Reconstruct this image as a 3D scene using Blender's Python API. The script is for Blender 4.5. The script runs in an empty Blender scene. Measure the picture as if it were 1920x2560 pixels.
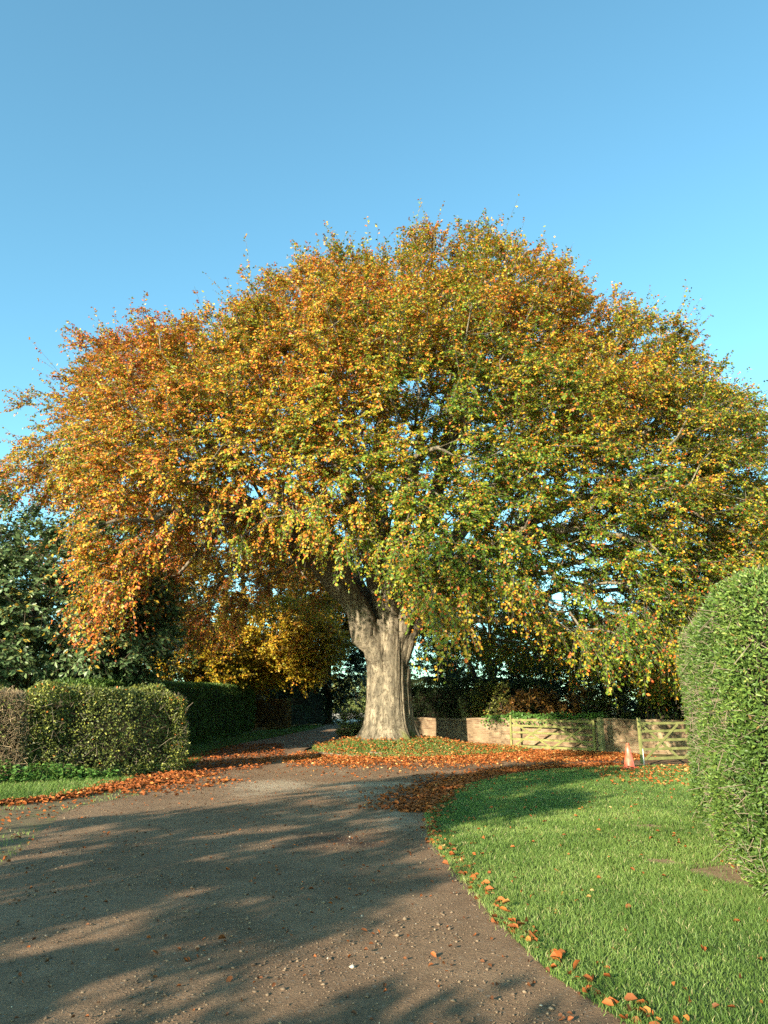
import bpy, bmesh, math, random
import numpy as np
from mathutils import Vector, noise, geometry
R = math.radians
rng = np.random.default_rng(7)
random.seed(7)
S = bpy.context.scene
COL = S.collection

# ------------------------------------------------------------------ camera, sky, sun, exposure
cam_d = bpy.data.cameras.new("camera")
cam = bpy.data.objects.new("camera", cam_d)
COL.objects.link(cam)
cam.location = (0, 0, 1.6)
cam.rotation_euler = (R(90 + 15.1), 0, 0)
cam_d.sensor_fit = 'VERTICAL'
cam_d.sensor_height = 24
cam_d.lens = 24 * 1849 / 2560
cam_d.clip_start = .05
cam_d.clip_end = 4000
S.camera = cam

SUN_AZ, SUN_EL = 33.0, 16.0          # light travels towards +Y turned 33 degrees to the right
TEL = math.tan(R(SUN_EL))
sd = Vector((-math.sin(R(SUN_AZ)) * math.cos(R(SUN_EL)), -math.cos(R(SUN_AZ)) * math.cos(R(SUN_EL)), math.sin(R(SUN_EL))))
W = bpy.data.worlds.new("World")
S.world = W
W.use_nodes = True
wn = W.node_tree
bg = wn.nodes['Background']
sky = wn.nodes.new('ShaderNodeTexSky')
sky.sky_type = 'NISHITA'
sky.sun_disc = False
sky.sun_elevation = R(SUN_EL)
sky.sun_rotation = R(180 + SUN_AZ)
sky.air_density = 1.0
sky.dust_density = 0.8
sky.ozone_density = 1.2
grade = wn.nodes.new('ShaderNodeMix')
grade.data_type = 'RGBA'; grade.blend_type = 'MULTIPLY'; grade.inputs[0].default_value = 1
grade.inputs[7].default_value = (.78, 1.27, 1.22, 1)      # the clear cyan-blue of this autumn sky
wn.links.new(sky.outputs[0], grade.inputs[6])
wn.links.new(grade.outputs[2], bg.inputs[0])
bg.inputs[1].default_value = 0.108
sl = bpy.data.lights.new("sun", 'SUN')
sl.energy = 5.0
sl.angle = R(.5)
sl.color = (1, .86, .66)
sun = bpy.data.objects.new("sun", sl)
COL.objects.link(sun)
sun.rotation_euler = sd.to_track_quat('Z', 'Y').to_euler()
sun.location = (-20, -20, 30)
S.view_settings.view_transform = 'Standard'
S.view_settings.look = 'None'
S.view_settings.gamma = 1
S.view_settings.exposure = 1.5
S.cycles.max_bounces = 5
S.cycles.diffuse_bounces = 2
S.cycles.transmission_bounces = 3
S.cycles.use_denoising = False

# ------------------------------------------------------------------ small helpers
def ss(a, b, t):
    t = np.clip((np.asarray(t, float) - a) / (b - a), 0, 1)
    return t * t * (3 - 2 * t)

def terr(x, y):
    x = np.asarray(x, float); y = np.asarray(y, float)
    r = np.hypot((x - .4) / 4.2, (y - 30) / 3.4)
    return .75 * ss(20, 60, y) + .62 * ss(62, 112, y) + .42 * (1 - ss(.25, 1.0, r))

def tz(x, y):
    return float(terr(x, y))

def nz(v):
    v = np.asarray(v, float)
    return v / np.maximum(np.linalg.norm(v, axis=-1, keepdims=True), 1e-9)

def vnoise(P, scale, off=0.0):
    """smooth 3-D value noise in about -1..1, vectorised"""
    P = np.asarray(P, float) * scale + off + 100.37
    I = np.floor(P).astype(np.int64); F = P - I
    F = F * F * (3 - 2 * F)
    def h(i, j, k):
        n = (i * 73856093) ^ (j * 19349663) ^ (k * 83492791)
        n = (n ^ (n >> 13)) * 1274126177 & 0x7fffffff
        n = (n ^ (n >> 16)) & 0xffff
        return n / 32767.5 - 1
    out = 0
    for dx in (0, 1):
        for dy in (0, 1):
            for dz in (0, 1):
                w = (F[..., 0] if dx else 1 - F[..., 0]) * (F[..., 1] if dy else 1 - F[..., 1]) * (F[..., 2] if dz else 1 - F[..., 2])
                out = out + w * h(I[..., 0] + dx, I[..., 1] + dy, I[..., 2] + dz)
    return out

def mesh_np(name, V, faces, m, parent=None, col=None, smooth=False, extra=None):
    """V (n,3); faces: list of int arrays (k, sides)"""
    me = bpy.data.meshes.new(name)
    V = np.ascontiguousarray(V, dtype=np.float32)
    me.vertices.add(len(V)); me.vertices.foreach_set('co', V.ravel())
    loops = np.concatenate([f.ravel() for f in faces]).astype(np.int32)
    tot = np.concatenate([np.full(len(f), f.shape[1], np.int32) for f in faces])
    start = np.concatenate([[0], np.cumsum(tot)[:-1]]).astype(np.int32)
    me.loops.add(len(loops)); me.loops.foreach_set('vertex_index', loops)
    me.polygons.add(len(tot)); me.polygons.foreach_set('loop_start', start)
    if smooth:
        me.polygons.foreach_set('use_smooth', np.ones(len(tot), bool))
    if col is not None:
        a = me.attributes.new('tint', 'FLOAT_COLOR', 'POINT')
        c = np.ones((len(V), 4), np.float32); c[:, :3] = col
        a.data.foreach_set('color', c.ravel())
    for k, v in (extra or {}).items():
        a = me.attributes.new(k, 'FLOAT', 'POINT')
        a.data.foreach_set('value', np.ascontiguousarray(v, np.float32))
    me.update(calc_edges=True)
    me.validate()
    me.materials.append(m)
    o = bpy.data.objects.new(name, me)
    COL.objects.link(o)
    if parent:
        o.parent = parent
        o.location = -parent.location          # parts are built in world metres
    return o

def thing(name, label, cat, loc=(0, 0, 0), group=None):
    o = bpy.data.objects.new(name, None)
    o.empty_display_size = .3
    COL.objects.link(o)
    o.location = loc
    o['label'] = label; o['category'] = cat
    if group: o['group'] = group
    return o

def tag(o, label, cat, group=None, kind=None):
    o['label'] = label; o['category'] = cat
    if group: o['group'] = group
    if kind: o['kind'] = kind
    return o

# ------------------------------------------------------------------ materials
def newmat(name):
    m = bpy.data.materials.new(name); m.use_nodes = True
    return m, m.node_tree, m.node_tree.nodes['Principled BSDF']

def leaf_mat(name, rough=.45, spec=.3, trans=.25):
    m, nt, p = newmat(name)
    a = nt.nodes.new('ShaderNodeAttribute'); a.attribute_name = 'tint'
    nt.links.new(a.outputs['Color'], p.inputs['Base Color'])
    p.inputs['Roughness'].default_value = rough
    p.inputs['Specular IOR Level'].default_value = spec
    if trans > 0:
        t = nt.nodes.new('ShaderNodeBsdfTranslucent')
        nt.links.new(a.outputs['Color'], t.inputs['Color'])
        mx = nt.nodes.new('ShaderNodeMixShader'); mx.inputs[0].default_value = trans
        nt.links.new(p.outputs[0], mx.inputs[1]); nt.links.new(t.outputs[0], mx.inputs[2])
        nt.links.new(mx.outputs[0], nt.nodes['Material Output'].inputs['Surface'])
    return m

def noise_col_mat(name, stops, scale=3, detail=8, rough=.9, bump=.3, bscale=30, stretch=(1, 1, 1), bdist=.02, spec=.2):
    m, nt, p = newmat(name)
    tc = nt.nodes.new('ShaderNodeTexCoord'); mp = nt.nodes.new('ShaderNodeMapping')
    mp.inputs['Scale'].default_value = stretch
    nt.links.new(tc.outputs['Object'], mp.inputs[0])
    n = nt.nodes.new('ShaderNodeTexNoise'); n.inputs['Scale'].default_value = scale; n.inputs['Detail'].default_value = detail
    n.inputs['Roughness'].default_value = .65
    nt.links.new(mp.outputs[0], n.inputs['Vector'])
    r = nt.nodes.new('ShaderNodeValToRGB')
    e = r.color_ramp.elements
    while len(e) < len(stops): e.new(.5)
    for k, (pos, c) in enumerate(stops):
        e[k].position = pos; e[k].color = (*c, 1)
    nt.links.new(n.outputs['Fac'], r.inputs[0]); nt.links.new(r.outputs[0], p.inputs['Base Color'])
    n2 = nt.nodes.new('ShaderNodeTexNoise'); n2.inputs['Scale'].default_value = bscale; n2.inputs['Detail'].default_value = 6
    nt.links.new(mp.outputs[0], n2.inputs['Vector'])
    b = nt.nodes.new('ShaderNodeBump'); b.inputs['Strength'].default_value = bump; b.inputs['Distance'].default_value = bdist
    nt.links.new(n2.outputs['Fac'], b.inputs['Height']); nt.links.new(b.outputs[0], p.inputs['Normal'])
    p.inputs['Roughness'].default_value = rough; p.inputs['Specular IOR Level'].default_value = spec
    return m

M_leaf = leaf_mat('beech_leaf', .42, .3, .32)
M_leafd = leaf_mat('dark_leaf', .38, .35, .15)
M_hedge = leaf_mat('hedge_leaf', .42, .3, .22)
M_grass = leaf_mat('grass_blade', .5, .25, .3)
M_litter = leaf_mat('dead_leaf', .6, .2, .12)
M_stone = leaf_mat('stone', .85, .2, 0)
M_twig = noise_col_mat('twig_bark', [(.3, (.13, .10, .07)), (.7, (.30, .245, .17))], 6, 4, .85, .2, 40)
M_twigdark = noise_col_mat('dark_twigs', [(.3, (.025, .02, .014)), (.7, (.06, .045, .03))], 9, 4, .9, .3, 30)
M_barkd = noise_col_mat('brown_bark', [(.3, (.05, .04, .028)), (.7, (.13, .10, .07))], 6, 5, .9, .3, 40)
M_tan = noise_col_mat('tan_twig', [(.3, (.20, .14, .08)), (.7, (.42, .31, .19))], 6, 4, .85, .2, 40)
M_soil = noise_col_mat('soil', [(.3, (.16, .10, .05)), (.7, (.34, .235, .13))], 12, 8, .95, .5, 60)
M_turf = noise_col_mat('turf', [(.3, (.035, .06, .015)), (.7, (.07, .1, .025))], 5, 8, .95, .5, 80)
M_field = noise_col_mat('field_ground', [(.35, (.10, .10, .03)), (.65, (.17, .15, .06))], .7, 8, .95, .3, 10)

def bark_mat():
    m, nt, p = newmat('beech_bark')
    N = nt.nodes.new; L = nt.links.new
    tc = N('ShaderNodeTexCoord'); mp = N('ShaderNodeMapping'); mp.inputs['Scale'].default_value = (1, 1, .3)
    L(tc.outputs['Object'], mp.inputs[0])
    n1 = N('ShaderNodeTexNoise'); n1.inputs['Scale'].default_value = 5; n1.inputs['Detail'].default_value = 9; n1.inputs['Roughness'].default_value = .7
    L(mp.outputs[0], n1.inputs['Vector'])
    r1 = N('ShaderNodeValToRGB'); e = r1.color_ramp.elements
    e[0].position = .3; e[0].color = (.085, .073, .054, 1); e[1].position = .7; e[1].color = (.335, .285, .21, 1)
    L(n1.outputs['Fac'], r1.inputs[0])
    # thin wandering cracks
    n3 = N('ShaderNodeTexNoise'); n3.inputs['Scale'].default_value = 7; n3.inputs['Detail'].default_value = 3
    L(mp.outputs[0], n3.inputs['Vector'])
    s = N('ShaderNodeMath'); s.operation = 'SUBTRACT'; s.inputs[1].default_value = .5; L(n3.outputs['Fac'], s.inputs[0])
    ab = N('ShaderNodeMath'); ab.operation = 'ABSOLUTE'; L(s.outputs[0], ab.inputs[0])
    r2 = N('ShaderNodeValToRGB'); e = r2.color_ramp.elements
    e[0].position = 0; e[0].color = (.45, .4, .33, 1); e[1].position = .022; e[1].color = (1, 1, 1, 1)
    L(ab.outputs[0], r2.inputs[0])
    mu = N('ShaderNodeMix'); mu.data_type = 'RGBA'; mu.blend_type = 'MULTIPLY'; mu.inputs[0].default_value = .8
    L(r1.outputs[0], mu.inputs[6]); L(r2.outputs[0], mu.inputs[7])
    n5 = N('ShaderNodeTexNoise'); n5.inputs['Scale'].default_value = 2.6; n5.inputs['Detail'].default_value = 7; n5.inputs['Roughness'].default_value = .6
    L(tc.outputs['Object'], n5.inputs['Vector'])
    r5 = N('ShaderNodeValToRGB'); e = r5.color_ramp.elements
    e[0].position = .38; e[0].color = (.62, .62, .60, 1); e[1].position = .62; e[1].color = (1.12, 1.1, 1.06, 1); L(n5.outputs['Fac'], r5.inputs[0])
    m5 = N('ShaderNodeMix'); m5.data_type = 'RGBA'; m5.blend_type = 'MULTIPLY'; m5.inputs[0].default_value = 1
    L(mu.outputs[2], m5.inputs[6]); L(r5.outputs[0], m5.inputs[7]); mu = m5
    # moss
    n4 = N('ShaderNodeTexNoise'); n4.inputs['Scale'].default_value = 1.7; n4.inputs['Detail'].default_value = 8
    L(tc.outputs['Object'], n4.inputs['Vector'])
    at = N('ShaderNodeAttribute'); at.attribute_name = 'moss'
    ad = N('ShaderNodeMath'); ad.operation = 'ADD'; L(n4.outputs['Fac'], ad.inputs[0]); L(at.outputs['Fac'], ad.inputs[1])
    r3 = N('ShaderNodeValToRGB'); e = r3.color_ramp.elements
    e[0].position = .68; e[0].color = (0, 0, 0, 1); e[1].position = .9; e[1].color = (.85, .85, .85, 1)
    L(ad.outputs[0], r3.inputs[0])
    mm = N('ShaderNodeMix'); mm.data_type = 'RGBA'; L(r3.outputs[0], mm.inputs[0]); L(mu.outputs[2], mm.inputs[6]); mm.inputs[7].default_value = (.13, .14, .035, 1)
    L(mm.outputs[2], p.inputs['Base Color'])
    b = N('ShaderNodeBump'); b.inputs['Strength'].default_value = .9; b.inputs['Distance'].default_value = .07
    mb = N('ShaderNodeMath'); mb.operation = 'MULTIPLY'; L(n1.outputs['Fac'], mb.inputs[0]); L(r2.outputs[0], mb.inputs[1])
    L(mb.outputs[0], b.inputs['Height']); L(b.outputs[0], p.inputs['Normal'])
    p.inputs['Roughness'].default_value = .8; p.inputs['Specular IOR Level'].default_value = .2
    return m
M_bark = bark_mat()

# ------------------------------------------------------------------ leaves, blades, tubes
PAL = dict(
    beech=[(0.0, (.075, .155, .018)), (.25, (.19, .25, .022)), (.42, (.42, .36, .03)), (.56, (.62, .36, .032)), (.72, (.66, .23, .034)), (.88, (.56, .12, .03)), (1.0, (.34, .09, .03))],
    gold=[(0.0, (.10, .13, .016)), (.3, (.32, .30, .025)), (.6, (.62, .44, .035)), (.85, (.55, .24, .025)), (1, (.33, .12, .02))],
    bronze=[(0.0, (.08, .10, .018)), (.4, (.22, .18, .022)), (.7, (.40, .25, .028)), (1, (.40, .14, .02))],
    dark=[(0.0, (.018, .035, .012)), (.5, (.035, .065, .02)), (.85, (.07, .10, .025)), (1, (.16, .15, .03))],
    big=[(0.0, (.04, .07, .025)), (.5, (.09, .145, .055)), (.85, (.17, .22, .09)), (1, (.45, .30, .04))],
    pale=[(0.0, (.10, .14, .04)), (.5, (.18, .22, .07)), (.9, (.28, .27, .09)), (1, (.35, .2, .05))],
    privet=[(0.0, (.045, .085, .018)), (.5, (.095, .165, .032)), (.85, (.20, .28, .055)), (.96, (.34, .35, .10)), (1, (.22, .13, .05))],
    mixed=[(0.0, (.05, .07, .022)), (.4, (.12, .14, .035)), (.72, (.26, .28, .055)), (.93, (.38, .37, .08)), (1, (.45, .15, .03))],
    yew=[(0.0, (.02, .035, .016)), (.6, (.04, .07, .026)), (1, (.08, .10, .03))],
    copper=[(0.0, (.05, .05, .015)), (.4, (.14, .09, .02)), (.8, (.27, .12, .03)), (1, (.34, .2, .04))],
    nettle=[(0.0, (.05, .11, .02)), (.6, (.10, .21, .04)), (1, (.2, .29, .06))],
    litter=[(0.0, (.13, .05, .02)), (.35, (.27, .085, .025)), (.65, (.38, .105, .026)), (.87, (.48, .19, .045)), (1, (.55, .36, .14))],
    grass=[(0.0, (.05, .10, .02)), (.5, (.125, .205, .042)), (.85, (.22, .31, .075)), (1, (.40, .36, .17))],
)
def pal(name, t):
    st = PAL[name]; xs = [s[0] for s in st]
    t = np.clip(t, 0, 1)
    return np.stack([np.interp(t, xs, [s[1][k] for s in st]) for k in range(3)], 1)

def leaf_arrays(P, A, Nn, Ln, Wd, C, fold=.12, fine=False):
    """folded leaf: base P, long axis A, normal Nn. Returns V, faces, colours."""
    A = nz(A); B = nz(np.cross(Nn, A)); U = np.cross(A, B)
    n = len(P); Ln = np.broadcast_to(np.asarray(Ln, float), (n,))[:, None]; Wd = np.broadcast_to(np.asarray(Wd, float), (n,))[:, None]
    if not fine:
        V = np.stack([P, P + A * Ln * .5 + B * Wd * .5 + U * Wd * fold, P + A * Ln - U * Ln * .1, P + A * Ln * .5 - B * Wd * .5 + U * Wd * fold], 1)
        k = np.arange(n)[:, None] * 4
        F = [np.concatenate([k + [0, 1, 2], k + [0, 2, 3]], 0)]
        return V.reshape(-1, 3), F, np.repeat(C, 4, 0)
    V = np.stack([P, P + A * Ln * .28 + B * Wd * .45 + U * Wd * fold, P + A * Ln * .68 + B * Wd * .42 + U * Wd * fold, P + A * Ln - U * Ln * .12,
                  P + A * Ln * .68 - B * Wd * .42 + U * Wd * fold, P + A * Ln * .28 - B * Wd * .45 + U * Wd * fold], 1)
    k = np.arange(n)[:, None] * 6
    F = [np.concatenate([k + [0, 1, 2, 3], k + [0, 3, 4, 5]], 0)]
    return V.reshape(-1, 3), F, np.repeat(C, 6, 0)

def seg_tubes(A, B, ra, rb, sides=3):
    """separate tapered prisms for many straight twigs"""
    n = len(A); D = nz(B - A)
    ref = np.where(np.abs(D[:, 2:3]) > .9, [[1., 0, 0]], [[0, 0, 1.]])
    X = nz(np.cross(D, ref)); Y = np.cross(D, X)
    an = np.arange(sides) * 2 * np.pi / sides
    ring = X[:, None, :] * np.cos(an)[None, :, None] + Y[:, None, :] * np.sin(an)[None, :, None]
    ra = np.broadcast_to(ra, (n,)); rb = np.broadcast_to(rb, (n,))
    V = np.concatenate([A[:, None] + ring * ra[:, None, None], B[:, None] + ring * rb[:, None, None]], 1).reshape(-1, 3)
    k = np.arange(n)[:, None] * 2 * sides
    F = np.concatenate([k + [i, (i + 1) % sides, sides + (i + 1) % sides, sides + i] for i in range(sides)], 0)
    return V, F

class Buf:
    def __init__(s): s.V = []; s.F = {}; s.n = 0; s.C = []
    def add(s, V, F, C=None):
        for f in (F if isinstance(F, list) else [F]):
            s.F.setdefault(f.shape[1], []).append(f + s.n)
        s.V.append(V); s.n += len(V)
        if C is not None: s.C.append(np.broadcast_to(C, (len(V), 3)))
    def build(s, name, m, parent=None, smooth=False, extra=None):
        return mesh_np(name, np.concatenate(s.V), [np.concatenate(f) for f in s.F.values()], m, parent, np.concatenate(s.C) if s.C else None, smooth, extra)

def chain_tube(P, r, sides):
    P = np.asarray(P, float); n = len(P)
    D = nz(np.gradient(P, axis=0)) if n > 2 else nz(np.repeat((P[1] - P[0])[None], n, 0))
    X = np.cross(D[0], [0, 0, 1.] if abs(D[0][2]) < .9 else [1., 0, 0]); Xs = []
    for d in D:
        X = X - d * X.dot(d); X = X / max(np.linalg.norm(X), 1e-9); Xs.append(X)
    X = np.array(Xs); Y = np.cross(D, X)
    an = np.arange(sides) * 2 * np.pi / sides
    V = P[:, None] + (X[:, None] * np.cos(an)[None, :, None] + Y[:, None] * np.sin(an)[None, :, None]) * np.asarray(r)[:, None, None]
    i = np.arange(n - 1)[:, None] * sides; j = np.arange(sides)[None, :]; j2 = (j + 1) % sides
    F = np.stack([i + j, i + j2, i + sides + j2, i + sides + j], -1).reshape(-1, 4)
    cap = np.arange((n - 1) * sides, n * sides)[None, :]
    return V.reshape(-1, 3), [F, cap, np.arange(sides)[::-1][None, :]]

# ------------------------------------------------------------------ tree growing
def catmull(P, step):
    P = np.asarray(P, float); out = []
    Q = np.vstack([2 * P[0] - P[1], P, 2 * P[-1] - P[-2]])
    for i in range(1, len(Q) - 2):
        a, b, c, d = Q[i - 1:i + 3]; k = max(2, int(np.linalg.norm(c[:3] - b[:3]) / step))
        t = (np.arange(k) / k)[:, None]
        out.append(.5 * (2 * b + (c - a) * t + (2 * a - 5 * b + 4 * c - d) * t * t + (3 * b - a - 3 * c + d) * t ** 3))
    out.append(P[-1:]); return np.concatenate(out)

def grow(limbs, attract, step=.7, tip=.012, expo=2.35, jit=.07, plen=.3, g=None):
    """limbs: list of arrays (x,y,z,r). Each attractor is joined to the nearest sensible wood, in order of distance."""
    g = g or rng
    pos, par, minr, path, limb = [], [], [], [], []
    for li, L in enumerate(limbs):
        C = catmull(L, step)
        acc = 0
        for k, c in enumerate(C):
            if k: acc += np.linalg.norm(C[k][:3] - C[k - 1][:3])
            w = jit * (1.2 if k > 2 else 0)
            pos.append(c[:3] + g.normal(0, 1, 3) * w); par.append(len(pos) - 2 if k else -1); minr.append(c[3]); path.append(acc); limb.append(li)
    n0 = len(pos); cap = n0 + int(len(attract) * 12) + 10
    PP = np.zeros((cap, 3)); PP[:n0] = pos; PL = np.zeros(cap); PL[:n0] = path
    par = par + [0] * (cap - n0); minr = np.concatenate([minr, np.zeros(cap - n0)]); limb = limb + [0] * (cap - n0)
    n = n0; tips = []
    root = np.asarray(limbs[0][0][:3])
    order = np.argsort(np.linalg.norm(attract - root, axis=1) + g.normal(0, .6, len(attract)))
    for ai in order:
        a = attract[ai]
        d = np.linalg.norm(PP[:n] - a, axis=1)
        cost = d + plen * PL[:n] + (PP[:n, 2] > a[2] + .6 * d) * 2.0
        j = int(np.argmin(cost)); dj = d[j]
        k = max(1, min(11, int(round(dj / step))))
        p0 = PP[j]; pd = p0 - PP[par[j]] if par[j] >= 0 else np.array([0, 0, 1.])
        pd = pd / max(np.linalg.norm(pd), 1e-6)
        c1 = p0 + pd * dj * .35 + np.array([0, 0, .10 * dj])
        prev = j
        for q in range(1, k + 1):
            t = q / k
            p = (1 - t) ** 2 * p0 + 2 * t * (1 - t) * c1 + t * t * a
            if q < k: p = p + g.normal(0, jit, 3) * min(1, dj)
            PP[n] = p; par[n] = prev; PL[n] = PL[j] + dj * t; limb[n] = limb[j]; prev = n; n += 1
        tips.append((prev, ai))
    PP = PP[:n]; par = np.array(par[:n]); minr = minr[:n]; limb = np.array(limb[:n])
    acc = np.zeros(n); rad = np.zeros(n); big = np.full(n, -1); bigr = np.zeros(n)
    for i in range(n - 1, -1, -1):
        r = max(acc[i] ** (1 / expo) if acc[i] > 0 else tip, tip); rad[i] = max(r, minr[i])
        p = par[i]
        if p >= 0:
            acc[p] += r ** expo
            if rad[i] > bigr[p]: bigr[p] = rad[i]; big[p] = i
    return PP, par, rad, big, limb, tips

def wood(PP, par, rad, big, mask=None, lo=3, hi=12, maxr=9):
    """tubes along every chain"""
    n = len(PP); b = Buf(); isbig = np.zeros(n, bool); isbig[big[big >= 0]] = True
    for i in range(n):
        if isbig[i] and par[i] >= 0: continue
        if mask is not None and not mask[i]: continue
        ch = [i]; k = i
        while big[k] >= 0: k = big[k]; ch.append(k)
        P = PP[ch]; r = rad[ch].copy()
        if par[i] >= 0:
            P = np.vstack([PP[par[i]], P]); r = np.concatenate([[min(rad[par[i]], r[0] * 1.25)], r])
        if len(P) < 2: continue
        if r[0] < .03: s = lo
        elif r[0] < .1: s = max(lo, 5)
        else: s = hi
        V, F = chain_tube(P, r, s)
        b.add(V, F)
    return b

def sprays(P, out, g, n_tw, n_lf, ln, droop, leaf, wd, spread=.8, up=.15, fine=False):
    """twigs with two-ranked leaves at each tip. P (n,3), out (n,3) growth direction. Returns twig segs and leaf frames, index of spray"""
    n = len(P); idx = np.repeat(np.arange(n), n_tw)
    m = len(idx)
    d = nz(out[idx] + g.normal(0, spread, (m, 3)) * [1, 1, .6] + [0, 0, up])
    L = ln * g.uniform(.55, 1.15, m); dr = np.broadcast_to(droop, (n,))[idx] * g.uniform(.5, 1.4, m)
    st = P[idx] - d * (L * .15)[:, None] + g.normal(0, .06, (m, 3))
    def at(t): return st + d * (L * t)[:, None] - np.stack([0 * L, 0 * L, dr * L * t * t], 1)
    segs = []
    pts = [at(t) for t in (0, .34, .67, 1.0)]
    for a, b_ in zip(pts[:-1], pts[1:]): segs.append((a, b_))
    li = np.repeat(np.arange(m), n_lf); q = len(li)
    t = g.uniform(.06, 1.04, q)
    tang = nz(d[li] * L[li][:, None] - np.stack([0 * t, 0 * t, 2 * dr[li] * L[li] * t], 1))
    lp = st[li] + d[li] * (L[li] * t)[:, None] - np.stack([0 * t, 0 * t, dr[li] * L[li] * t * t], 1)
    side = nz(np.cross(tang, [0, 0, 1.]) + 1e-6) * np.where(g.random(q) < .5, 1, -1)[:, None]
    ax = nz(tang * .55 + side * .8 + g.normal(0, .35, (q, 3)) + [0, 0, -.3])
    nm = nz(np.cross(side, tang) * np.sign(np.cross(side, tang)[:, 2:3] + 1e-9) * .7 + np.asarray(out)[idx[li]] * .5 + g.normal(0, .55, (q, 3)))
    lp = lp + ax * .015
    return segs, (lp, ax, nm, leaf * g.uniform(.7, 1.25, q), wd * g.uniform(.75, 1.2, q), idx[li], t)

# ------------------------------------------------------------------ ground, drive, lawn
def ring_noise(poly, step=.35, amp=.06):
    out = []
    P = np.array(poly, float); n = len(P)
    for i in range(n):
        a, b = P[i], P[(i + 1) % n]; k = max(1, int(np.linalg.norm(b - a) / step))
        for q in range(k):
            p = a + (b - a) * q / k
            out.append(p)
    out = np.array(out)
    q = np.column_stack([out, np.zeros(len(out))])
    return out + amp * np.column_stack([vnoise(q, .9, 3) + .6 * vnoise(q, 2.7, 3), vnoise(q, .9, 50) + .6 * vnoise(q, 2.7, 50)])

def smooth_poly(poly, it=2):
    P = np.array(poly, float)
    for _ in range(it):
        Q = np.roll(P, -1, 0)
        P = np.stack([.75 * P + .25 * Q, .25 * P + .75 * Q], 1).reshape(-1, 2)
    return P

def inside(P, poly):
    x, y = P[:, 0], P[:, 1]; c = np.zeros(len(P), bool); n = len(poly)
    for i in range(n):
        x1, y1 = poly[i]; x2, y2 = poly[(i + 1) % n]
        if y1 == y2: continue
        c ^= ((y1 > y) != (y2 > y)) & (x < (x2 - x1) * (y - y1) / (y2 - y1) + x1)
    return c

def edge_dist(P, poly):
    d = np.full(len(P), 1e9)
    for i in range(len(poly)):
        a = np.array(poly[i]); b = np.array(poly[(i + 1) % len(poly)]); ab = b - a
        t = np.clip(((P - a) @ ab) / max(ab @ ab, 1e-9), 0, 1)
        d = np.minimum(d, np.linalg.norm(P - a - t[:, None] * ab, axis=1))
    return d

def sheet(name, poly, m, zoff, sp_near=.25, bumpy=None, extra=None):
    """one flat-lying sheet following the terrain, its outline exactly the polygon"""
    poly = np.asarray(poly); lo = poly.min(0); hi = poly.max(0)
    pts = []
    y = lo[1]
    while y < hi[1]:
        s = sp_near * max(1, max(y, 0) / 16)
        xs = np.arange(lo[0], hi[0], s)
        pts.append(np.column_stack([xs + rng.uniform(-.3, .3, len(xs)) * s, y + rng.uniform(-.3, .3, len(xs)) * s])); y += s
    I = np.concatenate(pts); I = I[inside(I, poly)]
    I = I[edge_dist(I, poly) > sp_near * .4]
    A = [Vector(p) for p in np.vstack([poly, I])]
    n = len(poly)
    v, e, f, *_ = geometry.delaunay_2d_cdt(A, [(i, (i + 1) % n) for i in range(n)], [], 1, 1e-5)
    V = np.array([(p[0], p[1], 0) for p in v])
    V[:, 2] = terr(V[:, 0], V[:, 1]) + zoff + (bumpy(V) if bumpy else 0)
    fl = np.array([q for q in f if len(q) == 3])
    o = mesh_np(name, V, [fl], m, smooth=True, extra=extra(V) if extra else None)
    o['kind'] = 'structure'
    return o

# the base ground reaches the horizon
gx = np.concatenate([-np.geomspace(2500, 30, 14), np.arange(-26, 26.1, 1.0), np.geomspace(30, 2500, 14)])
gy = np.concatenate([[-2500, -600, -150, -60], np.arange(-30, 90.1, 1.0), np.geomspace(96, 3000, 16)])
GX, GY = np.meshgrid(gx, gy)
GV = np.column_stack([GX.ravel(), GY.ravel(), terr(GX, GY).ravel() - .03])
nx_, ny_ = len(gx), len(gy)
ii = (np.arange(ny_ - 1)[:, None] * nx_ + np.arange(nx_ - 1)[None, :]).ravel()
ground = mesh_np('ground', GV, [np.stack([ii, ii + 1, ii + 1 + nx_, ii + nx_], 1)], M_field, smooth=True)
ground['kind'] = 'structure'

right_edge = [(2.6, -9), (2.0, 1.5), (1.36, 4.3), (1.12, 5.2), (.92, 6.5), (.78, 8.3), (.66, 10.3), (.74, 12.6), (1.3, 15.4), (2.0, 17.6), (2.9, 19.5), (3.9, 21), (5.0, 22.0), (7.1, 23.1), (9.2, 23.3), (14, 23.0)]
left_edge = [(-4.0, -9), (-4.1, 8.6), (-4.3, 9.6), (-5.1, 12.4), (-5.2, 13.6), (-4.75, 15.4), (-4.8, 18), (-5.2, 21), (-6.3, 27), (-6.3, 34), (-5.3, 39.4), (-4.3, 46), (-3.95, 52), (-5.0, 62), (-9, 72)]
inner = [(-5, 72), (-2.4, 60), (-1.9, 51), (-2.0, 42), (-2.3, 35), (-3.0, 31.5), (-3.0, 29), (-2.2, 26.6), (-.4, 25.4), (1.6, 25.3), (4.0, 26.6), (6.2, 27.8), (8.2, 28), (10, 26.6), (14, 26.2)]
drive_poly = ring_noise(right_edge + inner[::-1] + left_edge[::-1], .3, .05)

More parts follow.
